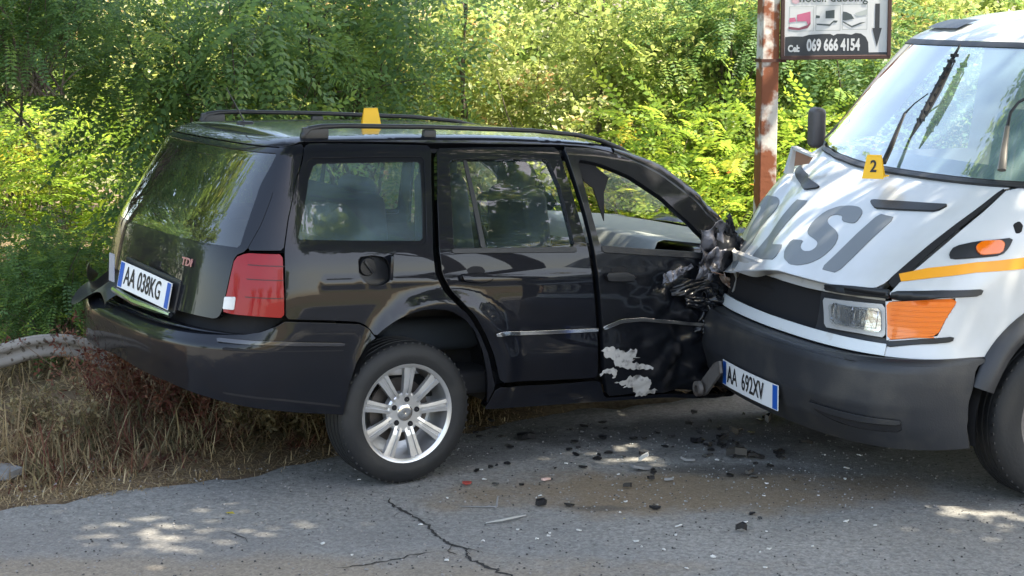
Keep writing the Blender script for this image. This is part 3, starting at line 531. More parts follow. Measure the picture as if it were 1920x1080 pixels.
# dashboard
ys = np.linspace(-.75, .72, 32); q_ = np.linspace(0, 1, 14)
P = np.array([[(1.26+(min(2.08, 1.72+.5*max(0, .70+y))-1.26)*q, y, .945 - .045*q + .030*math.exp(-((y-.36)/.17)**2)*math.exp(-((q-.1)/.12)**2) - .10*max(0, .12-q)*8*max(0, .12-q)*8) for y in ys] for q in q_])
grid_obj('dashboard', BC(P), m_dash, car)
m_ = MB(); m_.box((1.34, 0, .74), (.22, 1.36, .26), bev=.05); m_.build('dashboard_front', m_dark, car, f=BC)
a = np.linspace(0, 2*math.pi, 33)[:-1]
m_ = MB(); c0 = np.array((1.12, .36, .88)); pts = [c0 + np.array((-.07*math.sin(q), .18*math.cos(q), .165*math.sin(q))) for q in a]; pts.append(pts[0])
m_.tube(pts, .014, cap=False); 
for q in (0, math.pi, -math.pi/2): m_.tube([c0, c0+np.array((-.07*math.sin(q), .18*math.cos(q), .165*math.sin(q)))], .014, flat=.6)
m_.box(c0, (.05, .13, .11), bev=.02); m_.build('steering_wheel', m_plastic, car, smooth=True, f=BC)
m_ = MB(); m_.box((1.22, -.02, 1.27), (.03, .22, .06), bev=.012); m_.tube([(1.22, 0, 1.29), (1.26, 0, 1.36)], .008); m_.build('interior_mirror', m_plastic, car, smooth=True, f=BC)
# roof rails
for sy in (-1, 1):
    y = sy*.565
    def oval(pts, wy, hz):
        V = []; F = []; n = 10
        for i, (x, z) in enumerate(pts):
            a_ = pts[max(i-1,0)]; b_ = pts[min(i+1,len(pts)-1)]; t = np.array([b_[0]-a_[0], b_[1]-a_[1]]); t /= np.linalg.norm(t); nn = (-t[1], t[0])
            for k in range(n):
                q = 2*math.pi*k/n; c_, s_ = math.cos(q), math.sin(q); c_ = math.copysign(abs(c_)**.6, c_); s_ = math.copysign(abs(s_)**.6, s_)
                h = hz[i] if not np.isscalar(hz) else hz
                V.append((x+nn[0]*s_*h, y+c_*wy, z+nn[1]*s_*h))
        for i in range(len(pts)-1):
            for k in range(n): F.append([i*n+k, i*n+(k+1)%n, (i+1)*n+(k+1)%n, (i+1)*n+k])
        F.append(list(range(n))[::-1]); F.append([len(pts)*n-n+k for k in range(n)]); return V, F
    pts = [(-.385, 1.350), (-.378, 1.375), (-.355, 1.398), (-.30, 1.410), (-.20, 1.415), (.2, 1.417), (.72, 1.410), (.95, 1.395), (1.08, 1.372), (1.19, 1.335), (1.24, 1.310)]
    V, F = oval(pts, .016, [.010,.014,.013,.011,.010,.010,.010,.010,.010,.012,.012])
    rail = mesh_obj('roof_rail', BC(np.array(V)), F, m_plastic, car)
    for (x0, x1) in ((-.385, -.27), (.172, .232)):
        m_ = MB(); m_.box(((x0+x1)/2, y, 1.375), (x1-x0, .030, .062), bev=.008); m_.build('rail_foot', m_plastic, rail, smooth=True, f=BC)
# aerial
m_ = MB(); m_.box((-.40, 0, 1.385), (.075, .035, .03), bev=.01); m_.tube([(-.40, 0, 1.39), (-.49, 0, 1.54)], [.004, .0022], n=6)
m_.build('aerial', m_plastic, car, f=BC)
# fuel filler: open recess, cap and flap
fr_ = CT['fuel_recess'][0]
cp('fuel_recess', [fr_], m_plastic, off=-.028, flange=0, shrink=-.012)
c_ = carS(-.198, .862) + np.array([0, .022, 0])
m_ = MB(); m_.lathe([(.001, -.012), (.034, -.012), (.040, .0), (.040, .02)], tuple(c_), n=24); m_.box((c_[0], c_[1]-.016, c_[2]), (.062, .012, .012), rot=Matrix.Rotation(.9, 3, 'Y'), bev=.004)
m_.build('fuel_cap', m_plastic, car, smooth=True, f=BC)
m_ = MB(); q = carS(-.125, .865); m_.box((q[0]+.012, q[1]-.035, q[2]), (.012, .085, .10), rot=Matrix.Rotation(R(-28), 3, 'Z'), bev=.005); m_.build('fuel_flap', m_paint, car, smooth=True, f=BC)
# number plate (bent, hanging a little crooked) on the tailgate
def plate(parent, c, yawv, upv, W, Hh, txt1, txt2, bend=.0, f=lambda v: v):
    """c centre, yawv unit vector to the reader's right, upv up; blue ends, black characters"""
    X = Vector(yawv).normalized(); U = Vector(upv).normalized(); N = X.cross(U).normalized(); U = N.cross(X).normalized(); c = Vector(c)
    n = 14; V = []; F = []
    def pt(a, b, d): return c + X*(a*W/2) + U*(b*Hh/2) + N*(d - bend*a*a)
    for d in (0, -.003):
        for i in range(n+1):
            for b in (-1, 1): V.append(tuple(pt(-1+2*i/n, b, d)))
    k = 2*(n+1)
    for i in range(n): F.append([2*i, 2*i+2, 2*i+3, 2*i+1]); F.append([k+2*i, k+2*i+1, k+2*i+3, k+2*i+2]); 
    for i in range(n): F.append([2*i, k+2*i, k+2*i+2, 2*i+2]); F.append([2*i+1, 2*i+3, k+2*i+3, k+2*i+1])
    F.append([0, 1, k+1, k]); F.append([2*n, k+2*n, k+2*n+1, 2*n+1])
    pl = mesh_obj('number_plate', f(np.array(V)), F, m_plate, parent, smooth=False)
    for sgn in (-1, 1):
        V = [tuple(pt(sgn*a, b, .0012)) for a in (.84, .985) for b in (-.94, .94)]
        mesh_obj('blue_band', f(np.array(V)), [[0, 2, 3, 1]] if sgn > 0 else [[0, 1, 3, 2]], m_blue, pl, smooth=False)
    def txt(t, a, sx):
        M = Matrix((X, U, N)).transposed().to_4x4(); M.translation = pt(a, 0, .0020)
        o = text_mesh('plate_characters', t, Hh*.98, m_ink, pl, M, sx=sx, bold=.0012)
        for v in o.data.vertices: v.co = Vector(f(np.array(v.co)))
    txt(txt1, -.58, .66); txt(txt2, .18, .66); return pl
pc = carS(XC-LR, .74) + np.array([-.050, -.165, -.022])
plate(tail, pc, Vector((.13, -.99, -.085)), Vector((.13, 0, 1)), .46, .112, 'AA', '038KG', bend=-.004, f=BC)
m_ = MB(); m_.box((pc[0]+.026, pc[1], pc[2]), (.012, .49, .14), rot=Matrix.Rotation(R(7.5), 3, 'Z') @ Matrix.Rotation(R(4.9), 3, 'X') @ Matrix.Rotation(R(9), 3, 'Y'), bev=.004); m_.build('plate_holder', m_plastic, tail, f=BC)
m_ = MB(); m_.tube([pc+np.array((-.050, .25, -.050)), pc+np.array((-.025, .05, -.078)), pc+np.array((.025, -.24, -.092))], [.012, .014, .010], n=8, flat=1.2); m_.build('chrome_strip', m_chrome, tail, smooth=True, f=BC)
# far end of the plate: loose grey flap
m_ = MB(); m_.box((pc[0]-.050, pc[1]+.275, pc[2]+.040), (.006, .06, .12), bev=.001); m_.build('bent_flap', mat('grey_flap', (.32,.34,.40), rough=.4), tail, f=BC)
# small engine badge at the tailgate's right
bp = carS(XC-LR+.44, .845) + np.array([-.006, 0, 0]); nrm = surf_normal(carS, np.array([XC-LR+.44]), np.array([.845]), 1)[0]
N_ = Vector(nrm); X_ = Vector((0,0,1)).cross(N_).normalized(); U_ = N_.cross(X_)
M = Matrix((X_, U_, N_)).transposed().to_4x4(); M.translation = Vector(bp)
o = text_mesh('badge', 'TDI', .045, mat('badge_red_chrome', (.62,.30,.32), rough=.25, metal=.6), tail, M, sx=1.2, bold=.0012, th=.004)
for v in o.data.vertices: v.co = Vector(BC(np.array(v.co)))
# wheels
def wheel(parent, c, sy, rt=.300, rr=.205, w=.20, rim='alloy'):
    """c: wheel centre; sy: -1 when the outer face looks to -y"""
    o_ = c[1] + sy*w/2; i_ = c[1] - sy*w/2
    root = empty('wheel', (0,0,0)); root.parent = parent
    def L(p): return [(r, (h*sy)) for r, h in p]
    h = w/2; m_ = MB()
    prof = [(rr-.004, h-.018), (rr+.006, h-.004), (rr+.03, h+.003), (rt-.045, h+.002), (rt-.028, h-.004), (rt-.012, h-.012), (rt-.004, h-.024)]
    g_ = [(rt, h-.034)]
    for a_ in (.052, .018, -.018, -.052): g_ += [(rt+.001, a_+.007), (rt-.007, a_+.005), (rt-.007, a_-.001), (rt+.001, a_-.003)]
    prof += g_ + [(rt, -h+.03), (rt-.02, -h+.005), (rt-.05, -h), (rr, -h+.01)]
    m_.lathe(L(prof), c, n=72); ty = m_.build('tyre', m_rubber, root, smooth=True)
    # tread blocks: small lateral lugs on the shoulder
    m_ = MB()
    for k in range(56):
        q = 2*math.pi*k/56; rot = Matrix.Rotation(-q, 3, 'Y')
        m_.box((c[0]+(rt-.012)*math.cos(q), c[1]+sy*(h-.030), c[2]+(rt-.012)*math.sin(q)), (.020, .026, .010), rot=rot)
    m_.build('tread_lugs', m_rubber, ty)['kind'] = 'stuff'
    m_ = MB(); m_.lathe(L([(.001, -.05), (rr-.02, -.05), (rr-.016, h-.03), (rr-.012, h-.012), (rr-.004, h-.006), (rr+.004, h-.004), (rr+.006, h-.010), (rr+.002, h-.02)]), c, n=64)
    rm = m_.build('rim', m_alloy if rim == 'alloy' else m_steel, root, smooth=True)
    m_ = MB(); m_.lathe(L([(.001, h-.085), (.135, h-.085), (.135, h-.10), (.001, h-.10)]), c, n=40); m_.build('brake_disc', mat('brake_disc', (.09,.08,.075), rough=.5, metal=.6), root, smooth=True)
    return root, rm, h
root, rm, h = wheel(car, (0, -.745, .300), -1)
c = np.array((0, -.745, .300))
for k in range(9):
    q = 2*math.pi*k/9 + R(4); er = np.array((math.cos(q), 0, math.sin(q))); et = np.array((-math.sin(q), 0, math.cos(q)))
    V = []; F = []
    for r, wd, y in ((.060, .021, h-.030), (.10, .020, h-.022), (.15, .023, h-.018), (.196, .028, h-.014)):
        for a_, d in ((-1, -.022), (-1, 0), (-.35, .001), (-.22, -.006), (.22, -.006), (.35, .001), (1, 0), (1, -.022)):
            V.append(c + er*r + et*wd*a_*.95 + np.array((0, -(y+d), 0)))
    for i in range(3):
        for j in range(7): F.append([i*8+j, i*8+j+1, (i+1)*8+j+1, (i+1)*8+j])
    sp = mesh_obj('spoke', np.array(V), F, m_alloy, rm, smooth=False)
m_ = MB(); m_.lathe([(.001, -(h-.024)), (.024, -(h-.020)), (.034, -(h-.024)), (.038, -(h-.034))], tuple(c), n=32); m_.build('centre_cap', m_chrome, rm, smooth=True)
m_ = MB(); m_.lathe([(.001, -(h-.030)), (.076, -(h-.028)), (.084, -(h-.034)), (.088, -(h-.06))], tuple(c), n=40); m_.build('hub', m_alloy, rm, smooth=True)
for k in range(5):
    q = 2*math.pi*k/5+R(80); p = c + np.array((math.cos(q)*.056, -(h-.024), math.sin(q)*.056))
    m_ = MB(); m_.lathe([(.001, -.001), (.0105, -.001), (.0125, .006)], tuple(p), n=12); m_.build('wheel_bolt', m_dark, rm, smooth=True)
for (x, y) in ((0, .745), (2.35, .70)):
    wheel(car, (x, y, .300), 1)
# torn metal around the front pillar: folded sheets, each a part
def crumple(name, c, ex, ey, nx, ny, amp, seed, m, f=BC):
    nx, ny = nx*2, ny*2
    rg_ = np.random.default_rng(seed); a, b = np.meshgrid(np.linspace(-1, 1, nx), np.linspace(-1, 1, ny), indexing='ij')
    ex, ey = np.array(ex, float), np.array(ey, float); n_ = np.cross(ex, ey); n_ /= np.linalg.norm(n_)
    d = 0
    for k in range(5):
        w1, w2, ph = rg_.normal(0, 3.2, 3); d = d + np.abs(np.sin(a*w1+b*w2+ph))*rg_.uniform(.4, 1)
    d = (d-1.5)*amp; j = rg_.normal(0, 1, a.shape)*amp*.05
    ed = 1+.25*np.sin(a*5+seed)*b
    P = np.array(c) + a[..., None]*ex*ed[..., None] + b[..., None]*ey*(1+.25*np.cos(b*4+a*3+seed))[..., None] + (d+j)[..., None]*n_
    V = f(P).reshape(-1, 3); F = [[i*ny+q, i*ny+q+1, (i+1)*ny+q+1, (i+1)*ny+q] for i in range(nx-1) for q in range(ny-1)]
    o_ = mesh_obj(name, V, F, m, car, smooth=True); md = o_.modifiers.new('thickness', 'SOLIDIFY'); md.thickness = .003; return o_
crumple('crumpled_mirror_foil', (1.52, -.83, .93), (.075, .02, .01), (.01, -.01, .085), 16, 16, .020, 1, m_torn)
crumple('crumpled_metal_sheet', (1.50, -.86, .80), (.07, .0, .03), (.02, 0, .09), 14, 14, .022, 2, m_torn)
crumple('crumpled_metal_sheet', (1.60, -.78, .86), (.08, .03, -.02), (.02, -.02, .10), 14, 14, .03, 5, m_dent)
crumple('crumpled_metal_sheet', (1.60, -.83, .70), (.12, .02, .02), (.0, .01, .09), 18, 12, .028, 7, m_dent)
crumple('crumpled_metal_sheet', (1.40, -.87, .74), (.10, .0, .01), (.0, .01, .035), 16, 8, .018, 11, m_dent)
crumple('crumpled_metal_sheet', (1.62, -.82, .55), (.10, .03, .0), (.0, .01, .10), 14, 12, .03, 13, m_dent)
crumple('crumpled_metal_sheet', (1.30, -.865, .79), (.05, .0, .02), (.0, .01, .02), 10, 6, .010, 17, m_torn)
crumple('bent_bracket', (1.55, -.84, .745), (.07, .0, -.01), (.0, .0, .015), 12, 4, .008, 19, m_rust)
for i, (x, y, z, ex, ey, mm) in enumerate([(1.66,-.80,.98,(.05,.02,-.05),(.01,0,.03),m_dent),(1.58,-.84,.62,(.06,.01,.03),(.02,0,.04),m_torn),(1.70,-.80,.78,(.04,.03,.05),(0,.02,.06),m_dent),(1.45,-.875,.66,(.08,0,-.02),(0,0,.03),m_dent),(1.64,-.84,.48,(.05,.01,.06),(.03,0,.02),m_torn),(1.50,-.87,.58,(.05,0,.01),(.01,0,.05),m_dent),(1.68,-.82,.68,(.05,.0,.01),(.01,.01,.03),m_rust),(1.36,-.875,.82,(.035,0,.015),(0,0,.012),m_torn),(1.72,-.80,.88,(.03,.0,.06),(.03,.01,.0),m_torn),(1.60,-.86,.76,(.06,-.01,-.03),(.0,0,.018),m_rust)]):
    crumple('torn_metal_strip', (x, y, z), ex, ey, 10, 7, .014, 30+i, mm)
for i in range(7):
    p0 = np.array((1.48+.035*i, -.85+.01*(i % 3), .86-.03*i)); m_ = MB(); q = [p0]
    for j in range(6): q.append(q[-1]+np.random.default_rng(i*7+j).normal(0, .022, 3)+[.004, -.004, -.022])
    m_.tube(q, .0028, n=5); m_.build('hanging_wire', m_dark if i % 3 else m_rust, car, smooth=True, f=BC)
# bent front pillar: folded strip running down from the roof
pp_ = np.array([(1.10, tp[7][1])] + [p for p in tp if p[0] > 1.15]); pp_[-1] = (1.715, .905); Pn = densify(pp_, .02)[:-1]; Pn = Pn[:np.argmax(Pn[:, 0])+1]; P = []
for i, (s0, t0) in enumerate(Pn):
    q = i/len(Pn); b0 = carS(s0, t0); f_ = q*(.012*math.sin(i*.9)+.008*math.sin(i*2.3)); wd = .5+.5*min(1, q*4)
    P.append([b0+np.array(o_) for o_ in ((.020*wd, .075, .030*wd+f_), (.022*wd, .035, .040*wd), (.012*wd, .004, .028*wd+f_), (-.004, -.010+f_*.5, .004), (-.020*wd, -.004, -.030*wd+f_*.6), (-.030*wd, .02, -.040*wd))])
grid_obj('front_pillar', BC(np.array(P)), m_dent, car)
P2 = np.array(P)*1.0; P2[..., 1] *= -1; grid_obj('front_pillar', BC(P2[:, ::-1]), m_paint, car)
# yellow evidence marker standing on the roof
def marker(name, loc, rz, label, sc=1.0, num=None):
    t = tag(empty(name, loc, rz), label, 'evidence marker')
    w0, w1, hh, d0 = .054*sc, .036*sc, .112*sc, .045*sc
    for sgn in (-1, 1):
        V = [(-w0, sgn*d0, 0), (w0, sgn*d0, 0), (w1, sgn*.006, hh), (-w1, sgn*.006, hh), (-w0*.9, sgn*(d0-.004), 0), (w0*.9, sgn*(d0-.004), 0), (w1, sgn*.002, hh), (-w1, sgn*.002, hh)]
        F = [[0,1,2,3],[4,7,6,5],[0,4,5,1],[1,5,6,2],[2,6,7,3],[3,7,4,0]]
        if sgn > 0: F = [f[::-1] for f in F]
        mesh_obj('marker_face', np.array(V), F, m_yellow, t, smooth=False)
    m_ = MB(); m_.box((0, 0, hh+.001), (w1*2, .014, .006), bev=.002); m_.build('marker_ridge', m_yellow, t)
    m_ = MB(); m_.tube([(w0*.95, -d0*.9, .01), (w0*1.35, 0, .012), (w0*.95, d0*.9, .01)], .004*sc, n=6); m_.build('marker_strap', m_yellow, t, smooth=True)
    if num:
        n_ = Vector((0, -hh, d0-.006)).normalized(); n_ = Vector((0, -1, (d0-.006)/hh)).normalized(); X = Vector((1,0,0)); U = n_.cross(X)
        M = Matrix((X, U, n_)).transposed().to_4x4(); M.translation = Vector((0, -(d0+.006)/2, hh*.52)) + n_*.002
        text_mesh('number', num, .085*sc, m_ink, t, M, sx=.8, bold=.0015)
    return t
def carw(L): 
    v = BC(np.array(L, float)); c_, s_ = math.cos(CTH), math.sin(CTH); return (CO[0]+c_*v[0]-s_*v[1], CO[1]+s_*v[0]+c_*v[1], v[2])
rz_ = carS(.08, TT)[2]
marker('evidence_marker', carw((.085, -.25, rz_-.004)), R(12), 'plain yellow folded plastic marker standing on the black car roof behind the rail', .84)
# ================================================================ THE WHITE VAN
VO = (0.97557, 7.40843, 0.0); VT = R(20)
m_white = mat('white_van_paint', (.60,.62,.64), rough=.30, coat=.5, noise=(2.6,(.50,.51,.51),.48,.72), coatr=.08, bump=(3,.02))
m_steel = mat('steel_wheel', (.18,.17,.17), rough=.5, metal=.5)
m_bump = mat('dark_grey_bumper_plastic', (.022,.024,.029), rough=.45, noise=(6,(.055,.053,.050),.48,.78), bump=(150,.08))
m_amber = mat('amber_lens', (.80,.16,.004), rough=.15, coat=1, bump=(25,.10))
m_grey = mat('grey_lettering', (.15,.165,.18), rough=.4, noise=(5,(.17,.18,.20),.55,.8))
m_orange = mat('orange_stripe', (.85,.36,.02), rough=.4)
m_refl = mat('lamp_reflector', (.75,.76,.78), rough=.18, metal=.9, bump=(14,.6))
m_screen = glass('dust_sheen_windscreen', (.62,.78,.76), dust_sheen=.27, dust_sheen_col=(.46,.68,.68), refl=2.4)  # cyan film: dust with the bright sky reflection painted into it
m_vint = mat('pale_van_interior', (.30,.38,.42), rough=.8)
van = tag(empty('police_van', VO, 0), 'white van with crumpled bonnet, dark grey bumper and grey lettering, rammed into the black car', 'van')
van.rotation_euler = (0, 0, math.pi + VT)
# local frame: +X forward, +Y = the side facing the camera
def vp(name, key, m, parent=van, **k): return panel(name, VTR[key] if isinstance(key, str) else key, vanS, -1, m, parent, **k)
def vsym(edge): a = [tuple(p) for p in edge]; return a + [(2*LV-p[0], p[1]) for p in a][::-1]
# bonnet
hn = VTR['pts_hood_near'][0]
edge = [(.40, 1.262)] + [(p[0], p[1]) for p in hn[1:-1]] + [(.530, .885), (.62, .863)]
hood = vp('bonnet', [vsym(edge)], m_white, flange=.03, bev=.006, g=.03)
vp('shut_gap', 'seam_gap', m_dark, van, off=.0015, flange=.001, shrink=0)
for k in ('vent_far', 'vent_near'):
    L = VTR[k][0]
    if k == 'vent_far': L = [(2*LV-p[0], p[1]) for p in VTR['vent_near'][0]]
    vp('bonnet_vent', [L], m_plastic, hood, off=.008, flange=.008, g=.02, shrink=0, bev=.002)
for k in 'OLSI': vp('letter', k, m_grey, hood, off=.0022, flange=.0015, g=.02, shrink=0, bev=.0005)
# front face
vp('headlight_surround', [[(.46,.832),(.90,.822),(.90,.668),(.46,.668)]], m_bump, van, off=-.03, flange=.01, rnd=0)
vp('grille', [[(.86,.842),(2*LV-.86,.842),(2*LV-.86,.672),(.86,.672)]], m_dark, van, off=-.06, flange=.02, rnd=0)
vp('radiator', [[(.95,.835),(2*LV-.95,.835),(2*LV-.95,.685),(.95,.685)]], mat('radiator_dark', (.035,.035,.037), rough=.7, bump=(300,.6)), van, off=-.065, flange=.02, rnd=0)
for mir in (False, True):
    ml = (lambda L: [(2*LV-p[0], p[1]) for p in L]) if mir else (lambda L: L)
    h_ = vp('headlight', [ml(VTR['headlight'][0])], mat('lamp_case', (.50,.51,.52), rough=.35, metal=.3), van, off=-.012, flange=.03)
    HG = ml(VTR['headlight_glass'][0])
    vp('reflector', [HG], m_refl, h_, off=-.008, flange=.0, shrink=.004)
    A_ = np.array(HG); s0, s1, t0, t1 = A_[:,0].min(), A_[:,0].max(), A_[:,1].min(), A_[:,1].max()
    for (qa, qb) in ((.10, .50), (.54, .92)):
        sa, sb = s0+(s1-s0)*qa, s0+(s1-s0)*qb; ta, tb = t0+(t1-t0)*.16, t0+(t1-t0)*.84; P = []
        for u in np.linspace(0, 1, 11):
            P.append([vanS(sa+(sb-sa)*u, ta+(tb-ta)*w) - surf_normal(vanS, np.array([sa+(sb-sa)*u]), np.array([ta+(tb-ta)*w]), -1)[0]*(.004+.040*(1-abs(2*u-1)**3)*(1-abs(2*w-1)**3)+.004*math.sin(u*31)*math.sin(w*17)) for w in np.linspace(0, 1, 9)])
        grid_obj('lamp_bowl', np.array(P), m_chrome, h_)
    vp('lens', [HG], glass('lamp_glass_%d' % mir, (.85,.87,.88), dust_sheen=.10, refl=1.2), h_, off=.004, flange=.0, shrink=.002)
    ts_ = vp('turn_signal', [ml(VTR['turn'][0])], m_amber, van, off=.002, flange=.02, g=.02, bev=.005)
    for j in range(7):
        t0 = .705+.020*j; a0 = .455-(.0 if j > 1 else .01); a1 = .275-.010*j
        vp('lens_rib', [ml([(a1, t0), (a0, t0-.004), (a0, t0), (a1, t0+.004)])], m_amber, ts_, off=.0055, flange=.003, shrink=0, rnd=0, g=.02, bev=.001)
    vp('trim_strip', [ml(VTR['trim_low'][0])], m_plastic, van, off=.009, flange=.009, shrink=0, g=.02)
    if not mir:
        vp('trim_strip', 'trim_hood', m_plastic, van, off=.006, flange=.01, shrink=0, g=.02)
        vp('trim_strip', 'trim_side', m_plastic, van, off=.008, flange=.01, shrink=0, g=.02)
vp('front_crossmember', [[(.50,.846),(1.0,.846),(2*LV-.5,.846),(2*LV-.5,.815),(1.0,.815),(.50,.830)]], mat('dull_white_metal', (.45,.45,.44), rough=.5, noise=(9,(.20,.18,.15),.5,.7)), van, off=-.02, flange=.02, rnd=0)  # off-white metal with darker brownish blotches
m_val = mat('scuffed_white_valance', (.66,.70,.72), rough=.35, coat=.3, noise=(7,(.40,.34,.26),.60,.78))
vp('front_valance', [vsym([(.447, .668), (.80, .668)][:1] + [(.438, .622)])], m_val, van, off=.006, flange=.03, rnd=0)
# bumper
be = [(.0, .618), (.0, .60), (.035, .40), (.081, .269)]
bl = [(LV, .608), (.80, .606), (.40, .614), (.10, .620), (-.01, .618), (.005, .50), (.035, .38), (.081, .268), (.35, .268), (.80, .268), (LV, .268)]
bl2 = bl + [(2*LV-p[0], p[1]) for p in bl[1:-1][::-1]]
bmp = vp('front_bumper', [bl2], m_bump, van, flange=.06, off=.012, bev=.012, rnd=0)
vp('bumper_slot', 'bumper_slot', m_dark, bmp, off=.0135, flange=.001, shrink=0, g=.02)
L = np.array(VTR['bumper_slot'][0]); L2 = L*[1, 1]; L2[:,1] = L[:,1].mean()+(L[:,1]-L[:,1].mean())*.45+.012
vp('slot_lip', [L2.tolist()], m_bump, bmp, off=.022, flange=.009, shrink=0, g=.02)
# bumper top shelf
ss = np.linspace(.0, 2*LV, 60)
P = np.array([[vanS(s, .60) + surf_normal(vanS, np.array([s]), np.array([.5]), -1)[0]*np.array([1,1,0])*d + np.array([0,0,.016-.012*(d > 0)]) for d in (.012, .004, -.03, -.10)] for s in ss])
grid_obj('bumper_top', P, m_bump, bmp)
# flank
W0 = (-.98, .34); AR = .445
arch = [(W0[0]+math.cos(q)*AR, W0[1]+math.sin(q)*AR) for q in np.linspace(R(38), R(175), 26)]
def x2s(x, t): return x - (float(van_f(np.array(t))) - VC)          # flank coordinate of a given x
arch_st = []
for x, z in arch: arch_st.append((x2s(x, z), z))
f2 = VTR['fender2'][0]; fsh = [tuple(p) for p in f2]
TR = VTR['turn'][0]
fl = [(.447, .668), (.445, .622), (.22, .622), (.0, .622)] + arch_st + [(x2s(-1.43, .33), .33), (x2s(-4.4, .33), .33), (x2s(-4.4, 1.262), 1.262), (x2s(-1.2, 1.262), 1.262), (.38, 1.262)]
fl += [(p[0], p[1]) for p in fsh[::-1][1:]]
fl += [(.462, .866), (.462, .845)]
side = vp('side_panel', [fl, [tuple(p) for p in TR]], m_white, van, flange=.03, rnd=0, g=.045)
ml = lambda L: [(2*LV-p[0], p[1]) for p in L]
vp('side_panel', [ml([p for p in fl if p[0] > -3.5])], m_white, van, flange=.03, rnd=0, g=.06) if False else None
# far flank: plain mirrored sheet
xs = np.linspace(-4.4, -.55, 40); zs = np.linspace(.35, 1.26, 16)
P = np.array([[(-4.4+(float(van_f(np.array(z)))-VC-.02+4.4)*q, -float(van_w(np.array(z))), z) for z in zs] for q in np.linspace(0, 1, 40)]); grid_obj('far_side_panel', P, m_white, van)
st_ = VTR['stripe'][0]
stl = [tuple(p) for p in st_[:4]] + [(-.6, 1.035), (-2.6, 1.06), (-2.6, 1.005), (-.6, .98)] + [tuple(p) for p in st_[4:]]
vp('orange_stripe', [stl], m_orange, side, off=.0022, flange=.001, shrink=0, g=.03, rnd=0, bev=.0005)
rp = vp('side_repeater', 'repeater_base', m_plastic, side, off=.010, flange=.010, g=.02, shrink=0)
vp('repeater_lens', 'repeater', m_amber, rp, off=.020, flange=.012, g=.012, bev=.004, shrink=0)
vp('bonnet_lock', 'lock', m_dark, side, off=.004, flange=.004, g=.01, shrink=0)
# wheel arch trim and wheels
P = []
for q in np.linspace(R(20), R(178), 40):
    r_ = []
    for rr_, d in ((AR-.012, -.06), (AR-.012, .022), (AR+.02, .030), (AR+.058, .022), (AR+.066, .002)):
        x, z = W0[0]+math.cos(q)*rr_, W0[1]+math.sin(q)*rr_
        y = vanS(x2s(x, z), z)[1]; r_.append((x, y+d, z))
    P.append(r_)
grid_obj('wheel_arch_trim', np.array(P), m_bump, van)
m_ = MB(); m_.lathe([(.44, .95), (.455, .90), (.455, .55), (.02, .54)], (W0[0], 0, W0[1]), n=30, a0=R(-10), a1=R(190)); m_.build('wheel_arch_liner', m_dark, van, smooth=True)
for x in (W0[0], -3.9):
    for sy in (1, -1):
        root, rm, h = wheel(van, (x, sy*.845, .34), sy, rt=.345, rr=.215, w=.205, rim='steel')
        m_ = MB(); m_.lathe([(.001, sy*.03), (.05, sy*.03), (.07, sy*.012), (.12, 0), (.15, sy*.02), (.205, sy*.03)], (x, sy*.845, .34), n=40); m_.build('wheel_disc', m_steel, rm, smooth=True)
        for k in range(6):
            q = math.pi*k/3; m_ = MB(); m_.lathe([(.001, sy*.012), (.010, sy*.012), (.012, 0)], (x+math.cos(q)*.085, sy*(.845+.006), .34+math.sin(q)*.085), n=10); m_.build('wheel_bolt', m_chrome, rm)
# windscreen and its black border, pillars, roof
sA = .33
vp('windscreen_border', [[(.27,1.266),(2*LV-.27,1.266),(2*LV-.24,1.815),(.24,1.815)], [(sA,1.285),(sA-.03,1.795),(2*LV-sA+.03,1.795),(2*LV-sA,1.285)]], m_plastic, van, off=.0, flange=.01, rnd=0, shrink=0)
vp('windscreen', [[(sA-.015,1.278),(2*LV-sA+.015,1.278),(2*LV-sA+.045,1.80),(sA-.045,1.80)]], m_screen, van, off=-.004, flange=0, rnd=0)
vp('scuttle_panel', [[(.28,1.262),(.28,1.272),(2*LV-.28,1.272),(2*LV-.28,1.262)]], m_bump, van, off=.012, flange=.01, rnd=0, shrink=0, g=.02)
vp('front_pillar', [[(-.02,1.266),(.265,1.266),(.235,1.815),(-.02,1.815)]], m_white, van, off=.001, rnd=0)
vp('front_pillar', [ml([(-.02,1.266),(.265,1.266),(.235,1.815),(-.02,1.815)])], m_white, van, off=.001, rnd=0)
# door window and cargo side above the belt
vp('upper_side', [[(-3.3,1.266),(-.03,1.266),(-.03,1.83),(-3.0,1.83)], [(-.90,1.30),(-.10,1.30),(-.10,1.74),(-.70,1.76)]], m_white, van, rnd=0)
vp('side_window', [[(-.92,1.29),(-.08,1.29),(-.08,1.76),(-.72,1.78)]], m_glass_side, van, off=-.008, flange=0, rnd=0)
P = np.array([[(x, -float(van_w(np.array(z))), z) for z in np.linspace(1.26, 1.83, 8)] for x in np.linspace(-4.4, -1.75, 16)]); grid_obj('far_side_panel', P, m_white, van)
hd = [(-3.0,1.818),(.24,1.818),(LV,1.818),(2*LV-.24,1.818),(2*LV+3.0,1.818),(2*LV+3.0,1.969),(-3.0,1.969)]
xs_ = np.concatenate([np.linspace(-2.6, 0, 14), np.linspace(.05, 2*LV-.05, 50), np.linspace(2*LV, 2*LV+.01, 2)])
P = np.array([[vanS(s, t) for t in np.linspace(1.816, 1.969, 14)] for s in xs_])
grid_obj('roof_front', P[:, ::-1], m_white, van)
rw = []
for s in np.linspace(0, LV, 24):
    p = vanS(s, 1.969); yy = np.linspace(-1, 1, 17); rw.append(np.stack([np.full(17, p[0]), yy*p[1], p[2]+.05*(1-yy**2)*min(1, p[1]/.3)], 1))
for x in np.linspace(-2.7, -4.4, 8):
    yy = np.linspace(-1, 1, 17); rw.insert(0, np.stack([np.full(17, x), yy*.62, 1.969+.05*(1-yy**2)], 1))
grid_obj('roof', np.array(rw), m_white, van)
